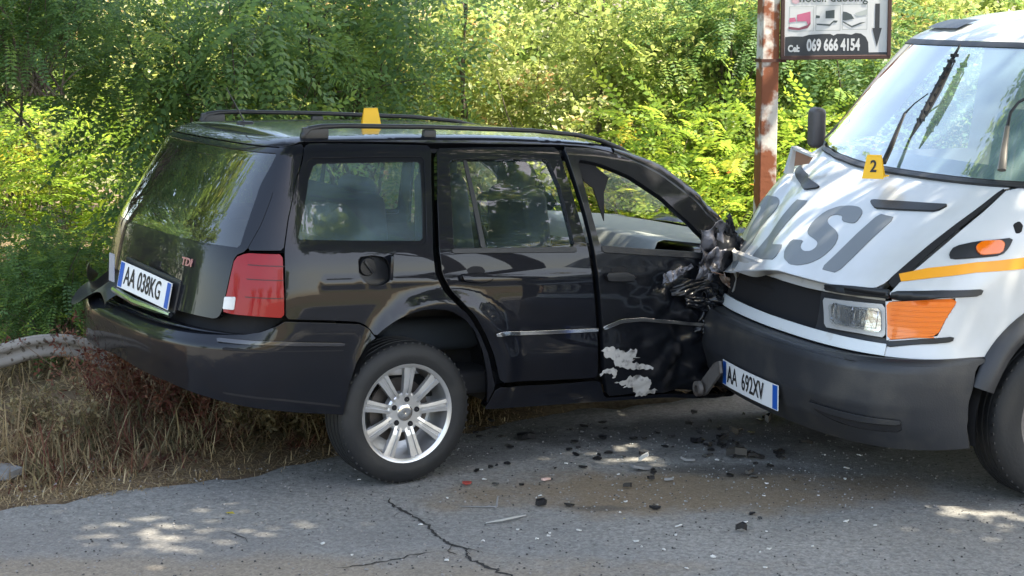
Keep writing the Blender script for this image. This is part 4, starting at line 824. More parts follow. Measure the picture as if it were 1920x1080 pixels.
# dark strips on the far front corner of the roof
P = np.array([[vanS(s, t) + np.array([.0, 0, .012]) for t in (1.855, 1.875, 1.895)] for s in np.linspace(LV+.30, LV+.78, 16)])
grid_obj('roof_strip', P, m_plastic, van)
# cab interior
m_ = MB(); m_.box((-1.0, 0, 1.16), (.62, 1.6, .16), rot=Matrix.Rotation(R(6), 3, 'Y'), bev=.06); m_.build('dashboard', m_vint, van, smooth=True)
for y in (-.45, .45):
    m_ = MB(); m_.box((-1.75, y, 1.10), (.16, .50, .75), rot=Matrix.Rotation(R(-8), 3, 'Y'), bev=.06, seg=3); s_ = m_.build('cab_seat', m_vint, van, smooth=True)
    m_ = MB(); m_.box((-1.80, y, 1.58), (.10, .26, .17), bev=.045, seg=3); m_.build('headrest', m_vint, s_, smooth=True)
m_ = MB(); m_.box((-2.25, 0, 1.15), (.03, 1.6, 1.4)); m_.build('bulkhead', m_vint, van)
m_ = MB(); m_.box((-2.6, 0, .42), (3.4, 1.5, .16)); m_.box((-.55, 0, .55), (.7, 1.2, .5), bev=.05); m_.build('chassis', m_dark, van)
# wipers lying on the glass
def vpt(p, o): return vanS(p[0], p[1]) + surf_normal(vanS, np.array([p[0]]), np.array([p[1]]), -1)[0]*o
bl_ = VTR['pts_wiper_blade'][0]; wp = empty('wiper', (0,0,0)); wp.parent = van
m_ = MB(); A = [vpt(p, .028) for p in bl_]; m_.tube(A, [.004, .010, .016, .014, .003], n=6, flat=1.1)
B_ = [vpt((p[0]-.035, p[1]), .03) for p in bl_[1:-1]]; m_.tube(B_, [.003, .006, .003], n=6)
for i in range(9):
    q = .15+.08*i; k = q*4; i0 = int(k); a = A[i0]+(A[min(i0+1, 4)]-A[i0])*(k-i0); m_.box(tuple(a), (.02, .035, .014))
m_.build('wiper_blade', m_plastic, wp)
m_ = MB(); m_.tube([vpt(p, .035) for p in VTR['pts_wiper_arm'][0]], [.014, .013, .010, .008, .005, .004], n=8, flat=.6); m_.build('wiper_arm', m_plastic, wp, smooth=True)
w2 = empty('wiper', (0,0,0)); w2.parent = van
A = [vpt(p, .04) for p in VTR['pts_wiper2'][0]]
m_ = MB(); m_.tube(A[:3], [.018, .014, .010], n=8, flat=.6); m_.build('wiper_arm', mat('worn_grey_arm', (.22,.21,.20), rough=.4, metal=.6), w2, smooth=True)
m_ = MB(); m_.tube(A[2:], [.008, .007, .006, .006], n=8); m_.build('wiper_hook', m_plastic, w2, smooth=True)
m_ = MB(); m_.tube([A[-1], vpt((VTR['pts_wiper2'][0][-1][0]-.1, 1.70), .03)], [.012, .006], n=6); m_.build('wiper_blade', m_plastic, w2)
# far mirror
mr_ = empty('side_mirror', (0,0,0)); mr_.parent = van
m_ = MB(); m_.box((-.93, -1.02, 1.375), (.07, .10, .20), bev=.03, seg=4); m_.build('mirror_housing', mat('mirror_grey', (.10,.09,.095), rough=.5), mr_, smooth=True)
m_ = MB(); m_.tube([(-.99, -.86, 1.27), (-.95, -.97, 1.31)], .014); m_.build('mirror_arm', m_plastic, mr_)
# bent-up fender piece beside the windscreen
m_ = MB(); m_.poly([(-.55,-.655,1.195), (-.55,-.585,1.325), (-.55,-.565,1.325), (-.55,-.60,1.24), (-.55,-.615,1.195)], .03, (-1,.1,0)); m_.poly([(-.55,-.585,1.327), (-.55,-.40,1.300), (-.55,-.40,1.290), (-.55,-.575,1.312)], .03, (-1,.1,0)); m_.build('bent_wing_edge', m_white, van)
m_ = MB(); m_.poly([(-.565,-.565,1.305), (-.565,-.42,1.290), (-.565,-.46,1.255), (-.565,-.58,1.235)], .01, (-1,0,0)); m_.build('brown_primer_panel', mat('brown_primer', (.30,.16,.10), rough=.7), van)
# number plate hanging on the bumper and the tow bracket
a = VTR['plate'][0]; pm = vanS(1.27, .365)
NP = (np.array(vanS(a[0][0], a[0][1])), np.array(vanS(a[1][0], a[1][1])))
xv = Vector((.0, 1, -.03)); pl = plate(bmp, Vector((.022, .12, .385)), xv, Vector((.03, 0, 1)), .50, .108, 'AA', '692XV', bend=.010)
m_ = MB(); P_ = [(.055, y+.13, z+.03) for y, z in ((-.385, .262), (-.365, .235), (-.335, .250), (-.20, .37), (-.215, .42), (-.26, .405), (-.385, .300))]
m_.poly(P_, .012, (-1,0,0)); m_.lathe([(.016, 0), (.034, 0), (.034, .02), (.016, .02)], (0,0,0), n=20)
bm = m_.bm
vs = [v for v in bm.verts if (v.co - Vector((0, v.co.y, 0))).length < .0401 and abs(v.co.y) < .03 and abs(v.co.z) < .04 and v.co.x < .04 and v.co.z > -.04]
M = Matrix.Translation((.07, -.232, .300)) @ Matrix.Rotation(-math.pi/2, 4, 'Z')
bmesh.ops.transform(bm, matrix=M, verts=vs)
m_.build('tow_bracket', mat('worn_steel', (.17,.16,.155), rough=.5, metal=.5, noise=(20,(.09,.07,.06),.5,.7)), van)
def vanw(L): c_, s_ = math.cos(math.pi+VT), math.sin(math.pi+VT); return (VO[0]+c_*L[0]-s_*L[1], VO[1]+s_*L[0]+c_*L[1], L[2])
# ================================================================ GROUND
def nz(name, links): pass
def ground_mat(name, c1, c2, c3, sc=1.0, rough=.9, aggregate=True, stain=None):
    m = bpy.data.materials.new(name); m.use_nodes = True; n, l = nodes(m); b = n['Principled BSDF']; b.inputs['Roughness'].default_value = rough; b.inputs['Specular IOR Level'].default_value = .25
    tc = n.new('ShaderNodeTexCoord')
    def noise(s, d=6): q = n.new('ShaderNodeTexNoise'); q.inputs['Scale'].default_value = s; q.inputs['Detail'].default_value = d; q.inputs['Roughness'].default_value = .62; l.new(tc.outputs['Object'], q.inputs['Vector']); return q
    def ramp(src, a, b_, ca, cb): r = n.new('ShaderNodeValToRGB'); r.color_ramp.elements[0].position = a; r.color_ramp.elements[1].position = b_; r.color_ramp.elements[0].color = (*ca, 1); r.color_ramp.elements[1].color = (*cb, 1); l.new(src, r.inputs[0]); return r
    a = ramp(noise(.9*sc).outputs[0], .35, .68, c1, c2)
    mix = n.new('ShaderNodeMix'); mix.data_type = 'RGBA'; fac = ramp(noise(38*sc, 8).outputs[0], .42, .70, (0,0,0), (1,1,1)); l.new(fac.outputs[0], mix.inputs[0]); l.new(a.outputs[0], mix.inputs[6]); mix.inputs[7].default_value = (*c3, 1)
    out = mix.outputs[2]
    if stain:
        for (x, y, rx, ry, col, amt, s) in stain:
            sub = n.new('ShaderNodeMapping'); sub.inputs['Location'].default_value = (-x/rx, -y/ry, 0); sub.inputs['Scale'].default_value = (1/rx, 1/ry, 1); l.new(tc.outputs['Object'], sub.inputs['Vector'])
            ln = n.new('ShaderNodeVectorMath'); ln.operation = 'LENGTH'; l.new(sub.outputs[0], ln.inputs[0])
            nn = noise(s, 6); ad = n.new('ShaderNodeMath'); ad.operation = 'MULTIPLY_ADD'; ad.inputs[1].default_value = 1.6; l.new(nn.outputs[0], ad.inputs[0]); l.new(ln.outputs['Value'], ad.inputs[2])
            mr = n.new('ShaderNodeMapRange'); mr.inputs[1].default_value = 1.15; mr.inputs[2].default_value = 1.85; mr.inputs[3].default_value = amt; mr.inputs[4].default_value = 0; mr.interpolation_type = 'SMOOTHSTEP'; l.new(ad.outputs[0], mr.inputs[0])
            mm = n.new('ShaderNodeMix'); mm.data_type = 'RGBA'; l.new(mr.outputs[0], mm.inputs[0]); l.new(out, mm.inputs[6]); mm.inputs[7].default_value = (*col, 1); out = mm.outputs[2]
    if aggregate:
        v = n.new('ShaderNodeTexVoronoi'); v.inputs['Scale'].default_value = 120*sc; l.new(tc.outputs['Object'], v.inputs['Vector'])
        hs = n.new('ShaderNodeMix'); hs.data_type = 'RGBA'; hs.blend_type = 'OVERLAY'; hs.inputs[0].default_value = .24; l.new(out, hs.inputs[6]); l.new(v.outputs['Color'], hs.inputs[7])
        bw = n.new('ShaderNodeRGBToBW'); l.new(v.outputs['Color'], bw.inputs[0]); l.new(bw.outputs[0], hs.inputs[7]); out = hs.outputs[2]
    l.new(out, b.inputs['Base Color'])
    bp = n.new('ShaderNodeBump'); bp.inputs['Strength'].default_value = .55; bp.inputs['Distance'].default_value = .006; l.new(noise(150*sc, 4).outputs[0], bp.inputs['Height'])
    b2 = n.new('ShaderNodeBump'); b2.inputs['Strength'].default_value = .4; b2.inputs['Distance'].default_value = .04; l.new(noise(3.5, 4).outputs[0], b2.inputs['Height']); l.new(bp.outputs[0], b2.inputs['Normal']); l.new(b2.outputs[0], b.inputs['Normal'])
    return m
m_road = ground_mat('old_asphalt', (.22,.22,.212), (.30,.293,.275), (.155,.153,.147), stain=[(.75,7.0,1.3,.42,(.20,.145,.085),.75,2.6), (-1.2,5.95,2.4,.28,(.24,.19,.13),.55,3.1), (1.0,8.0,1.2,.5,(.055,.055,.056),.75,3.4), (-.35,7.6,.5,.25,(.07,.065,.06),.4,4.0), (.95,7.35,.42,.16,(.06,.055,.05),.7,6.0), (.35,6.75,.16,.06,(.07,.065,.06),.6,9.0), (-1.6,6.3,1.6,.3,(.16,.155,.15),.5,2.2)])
m_soil = ground_mat('dry_soil', (.16,.115,.075), (.22,.17,.11), (.10,.075,.05), rough=1, aggregate=False)
m_field = ground_mat('dry_field', (.20,.17,.09), (.14,.15,.06), (.10,.10,.05), sc=.3, rough=1, aggregate=False)
EDGE = [(-14, 4.2), (-9, 5.1), (-5, 5.95), (-3.2, 6.45), (-2.3, 6.72), (-1.9, 6.86), (-1.66, 6.97), (-1.26, 7.22), (-.93, 7.48), (-.76, 7.62), (-.23, 8.09), (.37, 8.52), (1.21, 8.95), (2.6, 9.5), (4.5, 10.1), (9, 11.2), (20, 13.0), (60, 18)]
def edge_y(x): return np.interp(x, [e[0] for e in EDGE], [e[1] for e in EDGE])
def sheet(name, xs, ys, zf, m, kind='structure'):
    X, Y = np.meshgrid(xs, ys, indexing='ij'); Z = zf(X, Y); o = grid_obj(name, np.stack([X, Y, Z], -1), m, None); o['kind'] = kind; return o
sheet('ground', np.linspace(-400, 400, 41), np.linspace(-400, 500, 46), lambda X, Y: -.05+0*X, m_field)
xs = np.concatenate([np.linspace(-60, -4, 12), np.linspace(-3.6, 4.4, 90), np.linspace(5, 60, 12)])
V = []; F = []
for i, x in enumerate(xs):
    ye = float(edge_y(x)) + .05*math.sin(x*7)+.03*math.sin(x*19+1)+.02*math.sin(x*43)
    ys = np.linspace(ye-9.5, ye, 12) if x > -60 else np.linspace(ye-9.5, ye, 12)
    for j, y in enumerate(ys): V.append((x, y, .0 - (.012 if j == 11 else 0)))
for i in range(len(xs)-1):
    for j in range(11): a = i*12+j; F.append([a, a+12, a+13, a+1])
road = mesh_obj('road', np.array(V), F, m_road); road['kind'] = 'structure'
def vz(X, Y):
    d = Y - edge_y(X); nse = .03*np.sin(X*3.1+Y*2.3)+.02*np.sin(X*7.7-Y*5.1)
    return np.where(d < 0, -.045, -.015 + .015*0 + np.clip(d, 0, 1.2)*.05 + nse*np.clip(d*2, 0, 1))
sheet('verge', np.concatenate([np.linspace(-16, -4.2, 20), np.linspace(-4, 5, 110), np.linspace(5.3, 16, 20)]), np.linspace(3.6, 19, 150), vz, m_soil)
# opposite side of the road, behind the camera: a dry bank (seen in the reflections)
sheet('far_bank', np.linspace(-40, 50, 60), np.linspace(-30, -5.2, 30), lambda X, Y: np.clip((-5.2-Y)*.14, 0, 1.6)*(1+.15*np.sin(X*.6)) - .03, ground_mat('pale_dry_bank', (.24,.18,.10), (.16,.14,.07), (.12,.09,.05), sc=.4, rough=1, aggregate=False))
# cracks in the asphalt
m_crack = mat('crack_dirt', (.020,.019,.018), rough=1)
def crack(pts, w, seed):
    rg_ = random.Random(seed); P = []
    for a, b in zip(pts, pts[1:]):
        k = max(2, int(math.hypot(b[0]-a[0], b[1]-a[1])/.018))
        for i in range(k):
            q = i/k; P.append((a[0]+(b[0]-a[0])*q+rg_.gauss(0, .006), a[1]+(b[1]-a[1])*q+rg_.gauss(0, .006)))
    P.append(pts[-1]); V = []; F = []
    for i, p in enumerate(P):
        q = P[min(i+1, len(P)-1)]; r_ = P[max(i-1, 0)]; t = Vector((q[0]-r_[0], q[1]-r_[1])); t.normalize(); ww = w*rg_.uniform(.35, 1.3)*min(1, .2+min(i, len(P)-1-i)*.2)
        V += [(p[0]-t.y*ww, p[1]+t.x*ww, .0025), (p[0]+t.y*ww, p[1]-t.x*ww, .0025)]
    for i in range(len(P)-1): F.append([2*i+1, 2*i+3, 2*i+2, 2*i])
    o = mesh_obj('crack', np.array(V), F, m_crack, road, smooth=False)
crack([(-.50, 6.893), (-.471, 6.778), (-.419, 6.689), (-.373, 6.616), (-.327, 6.523), (-.298, 6.42), (-.269, 6.352), (-.217, 6.273), (-.176, 6.222), (-.137, 6.222), (-.107, 6.177)], .0068, 1)
crack([(-.176, 6.222), (-.144, 6.096), (-.085, 6.011), (-.009, 5.928), (.1, 5.75)], .0072, 2)
crack([(-.373, 6.616), (-.33, 6.60), (-.30, 6.56)], .004, 12); crack([(-.217, 6.273), (-.235, 6.20), (-.20, 6.15)], .005, 13); crack([(-.44, 6.70), (-.46, 6.64)], .004, 14)
crack([(-.641, 5.987), (-.495, 6.053), (-.386, 6.127), (-.273, 6.202)], .0035, 3)
crack([(-1.10, 6.45), (-1.02, 6.38), (-.98, 6.30)], .003, 4)
# concrete slab poking out of the straw
m_ = MB(); m_.poly([(-2.6, 7.38, .0), (-2.16, 7.34, .0), (-2.08, 7.27, .0), (-2.12, 7.17, .0), (-2.6, 7.12, .0)], .03, (0, 0, 1))
tag(m_.build('concrete_slab', mat('pale_concrete', (.22,.225,.23), rough=.9, noise=(12,(.18,.18,.18),.4,.7))), 'grey concrete slab showing at the left in the straw of the verge', 'slab')
# ================================================================ SIGN POST
m_pole = mat('rusty_white_pole', (.62,.60,.57), rough=.65, noise=(5.5,(.22,.070,.030),.43,.50), bump=(30,.25))
n_, l_ = nodes(m_pole)
def px2w(px, py, Y):       # point of the vertical plane at distance Y (used for sizes only)
    f = 3300.; p = .15924613897889817; X = (px-960)/f; yy = (540-py)/f
    d = Vector((X, math.cos(p)+math.sin(p)*yy, -math.sin(p)+math.cos(p)*yy)); k = Y/d.y; return Vector((d.x*k, Y, CAMH+d.z*k))
SY = 10.3
a = px2w(1435, 300, SY); pole = tag(empty('sign_post', (a.x, SY, 0)), 'rusty white-painted square steel post holding the sign between the bushes and the van', 'signpost')
m_ = MB()
hw = .052
for seg in range(1):
    m_.box((0, 0, 1.5), (hw*2, hw*2, 3.3), rot=Matrix.Rotation(R(12), 3, 'Z'), bev=.006)
m_.build('post', m_pole, pole)
m_ = MB(); z0 = px2w(1435, 113, SY).z; m_.box((0, 0, z0), (hw*2.25, hw*2.25, .018), rot=Matrix.Rotation(R(12), 3, 'Z')); m_.box((.055, -.02, z0), (.10, .02, .022)); m_.build('bracket', mat('dark_rust', (.07,.025,.018), rough=.7), pole)
A = px2w(1463, 112, SY-.03); B = px2w(1668, 105, SY-.03); wS = B.x-A.x; z1 = A.z; hS = .74
sg = tag(empty('sign_board', (A.x, SY-.04, z1), 0), 'white board with phone number and black down arrow in a brown frame', 'sign')
sg.rotation_euler = (0, -.012, 0)
m_sw = mat('sign_white', (.62,.64,.68), rough=.5); m_sb = mat('sign_black', (.035,.04,.05), rough=.5); m_sf = mat('sign_frame_brown', (.060,.028,.024), rough=.6)
m_ = MB(); m_.box((wS/2, 0, hS/2), (wS-.02, .012, hS-.02)); m_.build('board', m_sw, sg)
for c, d in (((wS/2, 0, .010), (wS, .032, .024)), ((wS/2, 0, hS), (wS, .032, .024)), ((.009, 0, hS/2), (.022, .034, hS-.026)), ((wS-.009, 0, hS/2), (.022, .034, hS-.026))):
    m_ = MB(); m_.box(c, d, bev=.003); m_.build('frame', m_sf, sg)
K = wS/205.        # metres per picture pixel on the board
def sp(x, y, d=0): return Vector(((x-1463)*K, -.0066-d, (112-y)*K))
def spoly(name, pts, m, d=0): return mesh_obj(name, np.array([tuple(sp(x, y, d)) for x, y in pts]), [list(range(len(pts)))[::-1]], m, sg, smooth=False)
def zc(pts): return [(1450+x/8, y/8) for x, y in pts]
spoly('black_field', zc([(165,850),(165,560),(250,550),(430,555),(520,530),(700,520),(840,520),(890,545),(940,520),(1050,520),(1160,535),(1220,510),(1300,520),(1370,570),(1410,650),(1420,800),(1700,800),(1700,850)]), m_sb, .0004)
spoly('arrow', zc([(1505,80),(1575,80),(1575,440),(1610,440),(1540,720),(1465,440),(1505,440)]), m_sb, .0006)
m_ln = mat('sign_line_grey', (.22,.26,.28), rough=.5)
for x0, x1, y0, y1 in ((225, 590, 110, 470), (620, 990, 100, 465), (1020, 1390, 85, 455)):
    for (a0, b0, a1, b1) in ((x0, y0, x1, y0+6), (x0, y1, x1, y1+6), (x0, y0, x0+5, y1), (x1-5, y0, x1, y1)):
        spoly('picture_line', zc([(a0, b0), (a1, b0), (a1, b1), (a0, b1)]), m_ln, .0005)
m_pk = mat('sign_pink', (.50,.13,.24), rough=.5); m_pl = mat('sign_pale', (.42,.46,.47), rough=.5); m_gd = mat('sign_darkgreen', (.06,.08,.09), rough=.5)
spoly('bed_picture', zc([(340,230),(540,185),(545,370),(510,400),(480,330),(340,330)]), m_pk, .0007); spoly('bed_picture', zc([(225,280),(310,270),(330,330),(225,345)]), m_pk, .0007)
spoly('bed_base', zc([(215,405),(370,425),(500,385),(540,340),(545,370),(500,430),(370,460),(215,445)]), mat('sign_darkpink', (.22,.07,.11), rough=.5), .0008)
spoly('desk_picture', zc([(765,180),(900,165),(900,290),(765,290)]), m_gd, .0007); spoly('desk_picture', zc([(620,240),(680,250),(680,285),(620,285)]), m_gd, .0007)
spoly('desk_edge', zc([(630,365),(830,375),(890,320),(950,325),(930,355),(880,352),(830,405),(640,385)]), m_gd, .0008)
spoly('room_picture', zc([(1022,190),(1080,200),(1150,235),(1195,300),(1060,325),(1022,320)]), m_gd, .0007); spoly('room_picture', zc([(1200,220),(1385,160),(1385,240),(1240,265)]), m_pl, .0007)
spoly('room_edge', zc([(1022,330),(1160,405),(1290,355),(1370,350),(1160,430),(1022,350)]), m_gd, .0008)
M0 = Matrix(((1,0,0),(0,0,-1),(0,1,0))).to_4x4()
def stext(t, x, y, size, m, sx=1, bold=.0): M = M0.copy(); M.translation = sp(x, y, .0012); return text_mesh('lettering', t, size, m, sg, M, sx=sx, bold=bold, th=.0006)
stext('069 666 4154', 1561, 86.5, .092, m_sw, sx=.60, bold=.0035); stext('Cel:', 1487, 92, .052, m_sw, sx=.8, bold=.0025)
stext('hotel. dubbing', 1560, -1.5, .072, m_gd, sx=.96, bold=.001); spoly('logo', zc([(250,-40),(375,-40),(370,50),(320,75),(260,50)]), mat('sign_pale_pink', (.55,.38,.45), rough=.5), .0006)
# ================================================================ BENT GUARD RAIL
m_rail = mat('weathered_rail', (.27,.255,.235), rough=.75, noise=(34,(.07,.055,.04),.56,.64), bump=(40,.2))
gr = tag(empty('guard_rail', (-2.7, 8.3, 0)), 'bent pale grey guard rail section running from the left edge to under the black bumper', 'guard rail')
pts = [(-420, 780, 7.9), (-260, 720, 8.1), (-120, 690, 8.3), (0, 668, 8.45), (60, 652, 8.5), (120, 648, 8.55), (170, 660, 8.6), (215, 690, 8.65), (255, 722, 8.7)]
Pw = [px2w(*p) - Vector((-2.7, 8.3, 0)) for p in pts]
Pw = [Pw[0].lerp(Pw[1], 0)] + Pw[1:]
prof = [(-.075, .0), (-.062, -.022), (-.035, -.030), (-.014, -.012), (0, 0), (.014, -.012), (.035, -.030), (.062, -.022), (.075, .0)]
from mathutils.geometry import interpolate_bezier
sm_ = []
for i in range(len(Pw)-1):
    p0, p1, p2, p3 = Pw[max(i-1,0)], Pw[i], Pw[i+1], Pw[min(i+2,len(Pw)-1)]
    for q in np.linspace(0, 1, 7)[:-1]:
        sm_.append(.5*((2*p1)+(-p0+p2)*q+(2*p0-5*p1+4*p2-p3)*q*q+(-p0+3*p1-3*p2+p3)*q**3))
rows = []
for i, p in enumerate(sm_):
    t = (sm_[min(i+1, len(sm_)-1)]-sm_[max(i-1, 0)]).normalized(); n2 = Vector((0,-1,0)); u2 = t.cross(n2).normalized()*-1; k = i/len(sm_)
    tw = .25*math.sin(k*2.2); uu = (u2*math.cos(tw)+n2*math.sin(tw)); nn = (n2*math.cos(tw)-u2*math.sin(tw))
    w_ = .82 - .25*max(0, k-.75)*4
    r_ = [tuple(p + uu*a_*w_ - nn*b_*.6) for a_, b_ in prof] + [tuple(p + uu*a_*w_ - nn*(b_*1.1+.006)) for a_, b_ in prof[::-1]]; r_.append(r_[0]); rows.append(r_)
grid_obj('rail_beam', np.array(rows)[:, ::-1], m_rail, gr)
for x in (-3.9-0, ):
    m_ = MB(); m_.box((x+2.7, -.25, .28), (.10, .06, .62), bev=.005); m_.build('rail_post', m_rail, gr)
# ================================================================ FOLIAGE
def frond(n=8, L=.26, lw=.011, ll=.042, droop=.35, tip=1):
    """pinnate leaf: rachis quad strip plus n pairs of leaflets; returns V, Q (quads)"""
    V = []; Q = []
    def ax(q): return np.array([0, L*q, -droop*L*q*q])
    for i in range(n):
        q = (i+1.2)/(n+.6); c = ax(q); s = ll*(1-.35*abs(q-.45)*1.4)
        for sd_ in (-1, 1):
            d = np.array([sd_*.94, .30, -.18]); d /= np.linalg.norm(d); p = np.array([-.30*sd_, .94, 0])*1
            b = len(V); V += [c, c+d*s*.5+p*lw*.9, c+d*s+np.array([0,0,-.1*s]), c+d*s*.5-p*lw*.9]; Q.append([b, b+1, b+2, b+3] if sd_ < 0 else [b, b+3, b+2, b+1])
    c = ax(1); b = len(V); V += [c, c+np.array([lw, ll*.5, 0]), c+np.array([0, ll, -.01]), c+np.array([-lw, ll*.5, 0])]; Q.append([b, b+1, b+2, b+3])
    b = len(V); V += [ax(0)-[.0012,0,0], ax(0)+[.0012,0,0], ax(1)+[.0008,0,0], ax(1)-[.0008,0,0]]; Q.append([b, b+1, b+2, b+3])
    return np.array(V, float), np.array(Q)
def leaflet_cluster(n=5, L=.10, ll=.045, lw=.014, seed=0):
    rg_ = np.random.default_rng(seed); V = []; Q = []
    for i in range(n):
        q = (i+.5)/n; c = np.array([0, L*q, -.02*q]); a = i*2.4; d = np.array([math.cos(a)*.8, .5, math.sin(a)*.6]); d /= np.linalg.norm(d); p = np.cross(d, [0.2,.1,1]); p /= np.linalg.norm(p)
        s = ll*rg_.uniform(.7, 1.15); b = len(V); up_ = np.cross(p, d)*s*.12
        V += [c, c+d*s*.5+p*lw+up_, c+d*s, c+d*s*.5-p*lw+up_]; Q.append([b, b+1, b+2, b+3])
    return np.array(V, float), np.array(Q)
def rotmats(yaw, pit, rol):
    cy_, sy_, cp_, sp_, cr, sr = np.cos(yaw), np.sin(yaw), np.cos(pit), np.sin(pit), np.cos(rol), np.sin(rol)
    Rz = np.stack([np.stack([cy_, -sy_, 0*yaw], -1), np.stack([sy_, cy_, 0*yaw], -1), np.stack([0*yaw, 0*yaw, 1+0*yaw], -1)], -2)
    Rx = np.stack([np.stack([1+0*yaw, 0*yaw, 0*yaw], -1), np.stack([0*yaw, cp_, -sp_], -1), np.stack([0*yaw, sp_, cp_], -1)], -2)
    Ry = np.stack([np.stack([cr, 0*yaw, sr], -1), np.stack([0*yaw, 1+0*yaw, 0*yaw], -1), np.stack([-sr, 0*yaw, cr], -1)], -2)
    return Rz @ Rx @ Ry
def scatter(tmpl, P, yaw, pit, rol, sc, tone, jit=.12, rg_=None):
    V, Q = tmpl; M = rotmats(yaw, pit, rol)*sc[:, None, None]
    W = np.einsum('nij,vj->nvi', M, V) + P[:, None, :]
    nv = len(V); F = (Q[None] + (np.arange(len(P))*nv)[:, None, None]).reshape(-1, 4)
    tn = np.repeat(tone, nv).reshape(len(P), nv)
    if rg_ is not None:       # every leaflet its own slight shift of colour
        lt = rg_.normal(0, jit, (len(P), len(Q))); tn = tn.copy()
        for qi, q in enumerate(Q): tn[:, q] += lt[:, qi:qi+1]
    return W.reshape(-1, 3), F, np.clip(tn, 0, 1).reshape(-1)
def crown_points(n, R3, clumps, cs, rg_, shell=.55, flat=.75, zmin=None):
    """leaf positions gathered in clumps in an ellipsoid, denser to the outside"""
    d = rg_.normal(size=(clumps, 3)); d /= np.linalg.norm(d, axis=1, keepdims=True)
    r = rg_.uniform(0, 1, clumps)**shell; C = d*r[:, None]*np.array(R3); size = cs*rg_.uniform(.5, 1.3, clumps)
    w = size**2; k = rg_.choice(clumps, n, p=w/w.sum()); e = rg_.normal(size=(n, 3)); e /= np.linalg.norm(e, axis=1, keepdims=True)
    P = C[k] + e*(rg_.uniform(.3, 1, n)**.6*size[k])[:, None]*np.array([1,1,flat])
    return P, C, k, e
def build_bush(name, kind, n, R3, clumps, cs, seed, m, mstem, tone=(.5,.2), height=None, shell=.5):
    """mesh data for foliage + stems, origin at the foot; R3 half sizes"""
    rg_ = np.random.default_rng(seed); P, C, k, e = crown_points(n, R3, clumps, cs, rg_, shell)
    h0 = height if height is not None else R3[2]; P[:, 2] += h0; C = C + [0, 0, h0]; ok = P[:, 2] > .03; P, k, e = P[ok], k[ok], e[ok]; n = len(P)
    ctone = rg_.normal(tone[0], tone[1], clumps)
    if kind == 'frond':  tm = frond(8, .36, .0165, .062); yaw = np.arctan2(-e[:, 0], e[:, 1])+rg_.normal(0, .5, n); pit = rg_.normal(-.15, .35, n)+e[:, 2]*.4; sc = rg_.uniform(.6, 1.15, n)
    elif kind == 'sumac': tm = frond(7, .34, .018, .075, droop=.55); yaw = np.arctan2(-e[:, 0], e[:, 1])+rg_.normal(0, .4, n); pit = rg_.normal(.35, .35, n)+e[:, 2]*.5; sc = rg_.uniform(.55, 1.1, n)
    elif kind == 'small': tm = leaflet_cluster(6, .17, .055, .0175, seed); yaw = rg_.uniform(0, 6.28, n); pit = rg_.uniform(-.9, 1.2, n); sc = rg_.uniform(.6, 1.25, n)
    elif kind == 'big': tm = leaflet_cluster(7, .30, .12, .034, seed); yaw = rg_.uniform(0, 6.28, n); pit = rg_.uniform(-.9, .9, n); sc = rg_.uniform(.6, 1.25, n)
    W, F, T = scatter(tm, P, yaw, pit, rg_.normal(0, .35, n), sc, ctone[k], rg_=rg_)
    root = empty(name); fo = fast_mesh('foliage', W, F, m, root, tone=T); fo['kind'] = 'stuff'
    m_ = MB(); order = rg_.permutation(clumps)[:min(clumps, 34)]
    for j in order:
        c = C[j]; b = np.array([rg_.normal(0, .10*R3[0]), rg_.normal(0, .10*R3[1]), 0]); mid = b*.4 + c*.5 + [rg_.normal(0, .08), rg_.normal(0, .08), .10*c[2]]
        r0 = .006 + .010*rg_.random(); m_.tube([b, (b+mid)/2+rg_.normal(0, .02, 3), mid, (mid+c)/2+rg_.normal(0, .03, 3), c], [r0, r0*.85, r0*.65, r0*.4, r0*.15], n=5, cap=False)
    m_.build('stems', mstem, root, smooth=True)
    return root
def copy_thing(root, loc, rz=0, sc=(1,1,1), label=None, group=None):
    r = root.copy(); scene.collection.objects.link(r); r.location = loc; r.rotation_euler = (0, 0, rz); r.scale = sc
    if label: r['label'] = label
    if group: r['group'] = group
    for ch in list(root.children):
        c = ch.copy(); scene.collection.objects.link(c); c.parent = r
        for g_ in ch.children: d = g_.copy(); scene.collection.objects.link(d); d.parent = c
    return r
m_bark = mat('bark', (.075,.058,.045), rough=.9, noise=(14,(.16,.14,.12),.4,.7), bump=(30,.8))
m_twig = mat('pale_twig', (.20,.17,.13), rough=.9)
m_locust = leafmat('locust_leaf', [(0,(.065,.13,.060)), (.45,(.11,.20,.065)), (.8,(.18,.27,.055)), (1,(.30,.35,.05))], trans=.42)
m_olive = leafmat('olive_green_leaf', [(0,(.12,.18,.05)), (.4,(.24,.30,.085)), (.75,(.36,.40,.15)), (.93,(.48,.50,.30)), (1,(.42,.28,.13))], trans=.42, rough=.38)
m_sumac = leafmat('yellow_green_leaf', [(0,(.08,.16,.025)), (.4,(.16,.26,.035)), (.75,(.31,.36,.045)), (.93,(.50,.44,.05)), (1,(.47,.22,.05))], trans=.5)
m_back = leafmat('background_leaf', [(0,(.07,.13,.03)), (.5,(.13,.20,.045)), (.85,(.22,.28,.06)), (1,(.3,.3,.09))], trans=.45)
def place(root, loc, rz=0, sc=(1,1,1), label=None, cat=None, group=None):
    root.location = loc; root.rotation_euler = (0, 0, rz); root.scale = sc; tag(root, label, cat, group); return root
def gz(x, y): return float(vz(np.array(float(x)), np.array(float(y))))
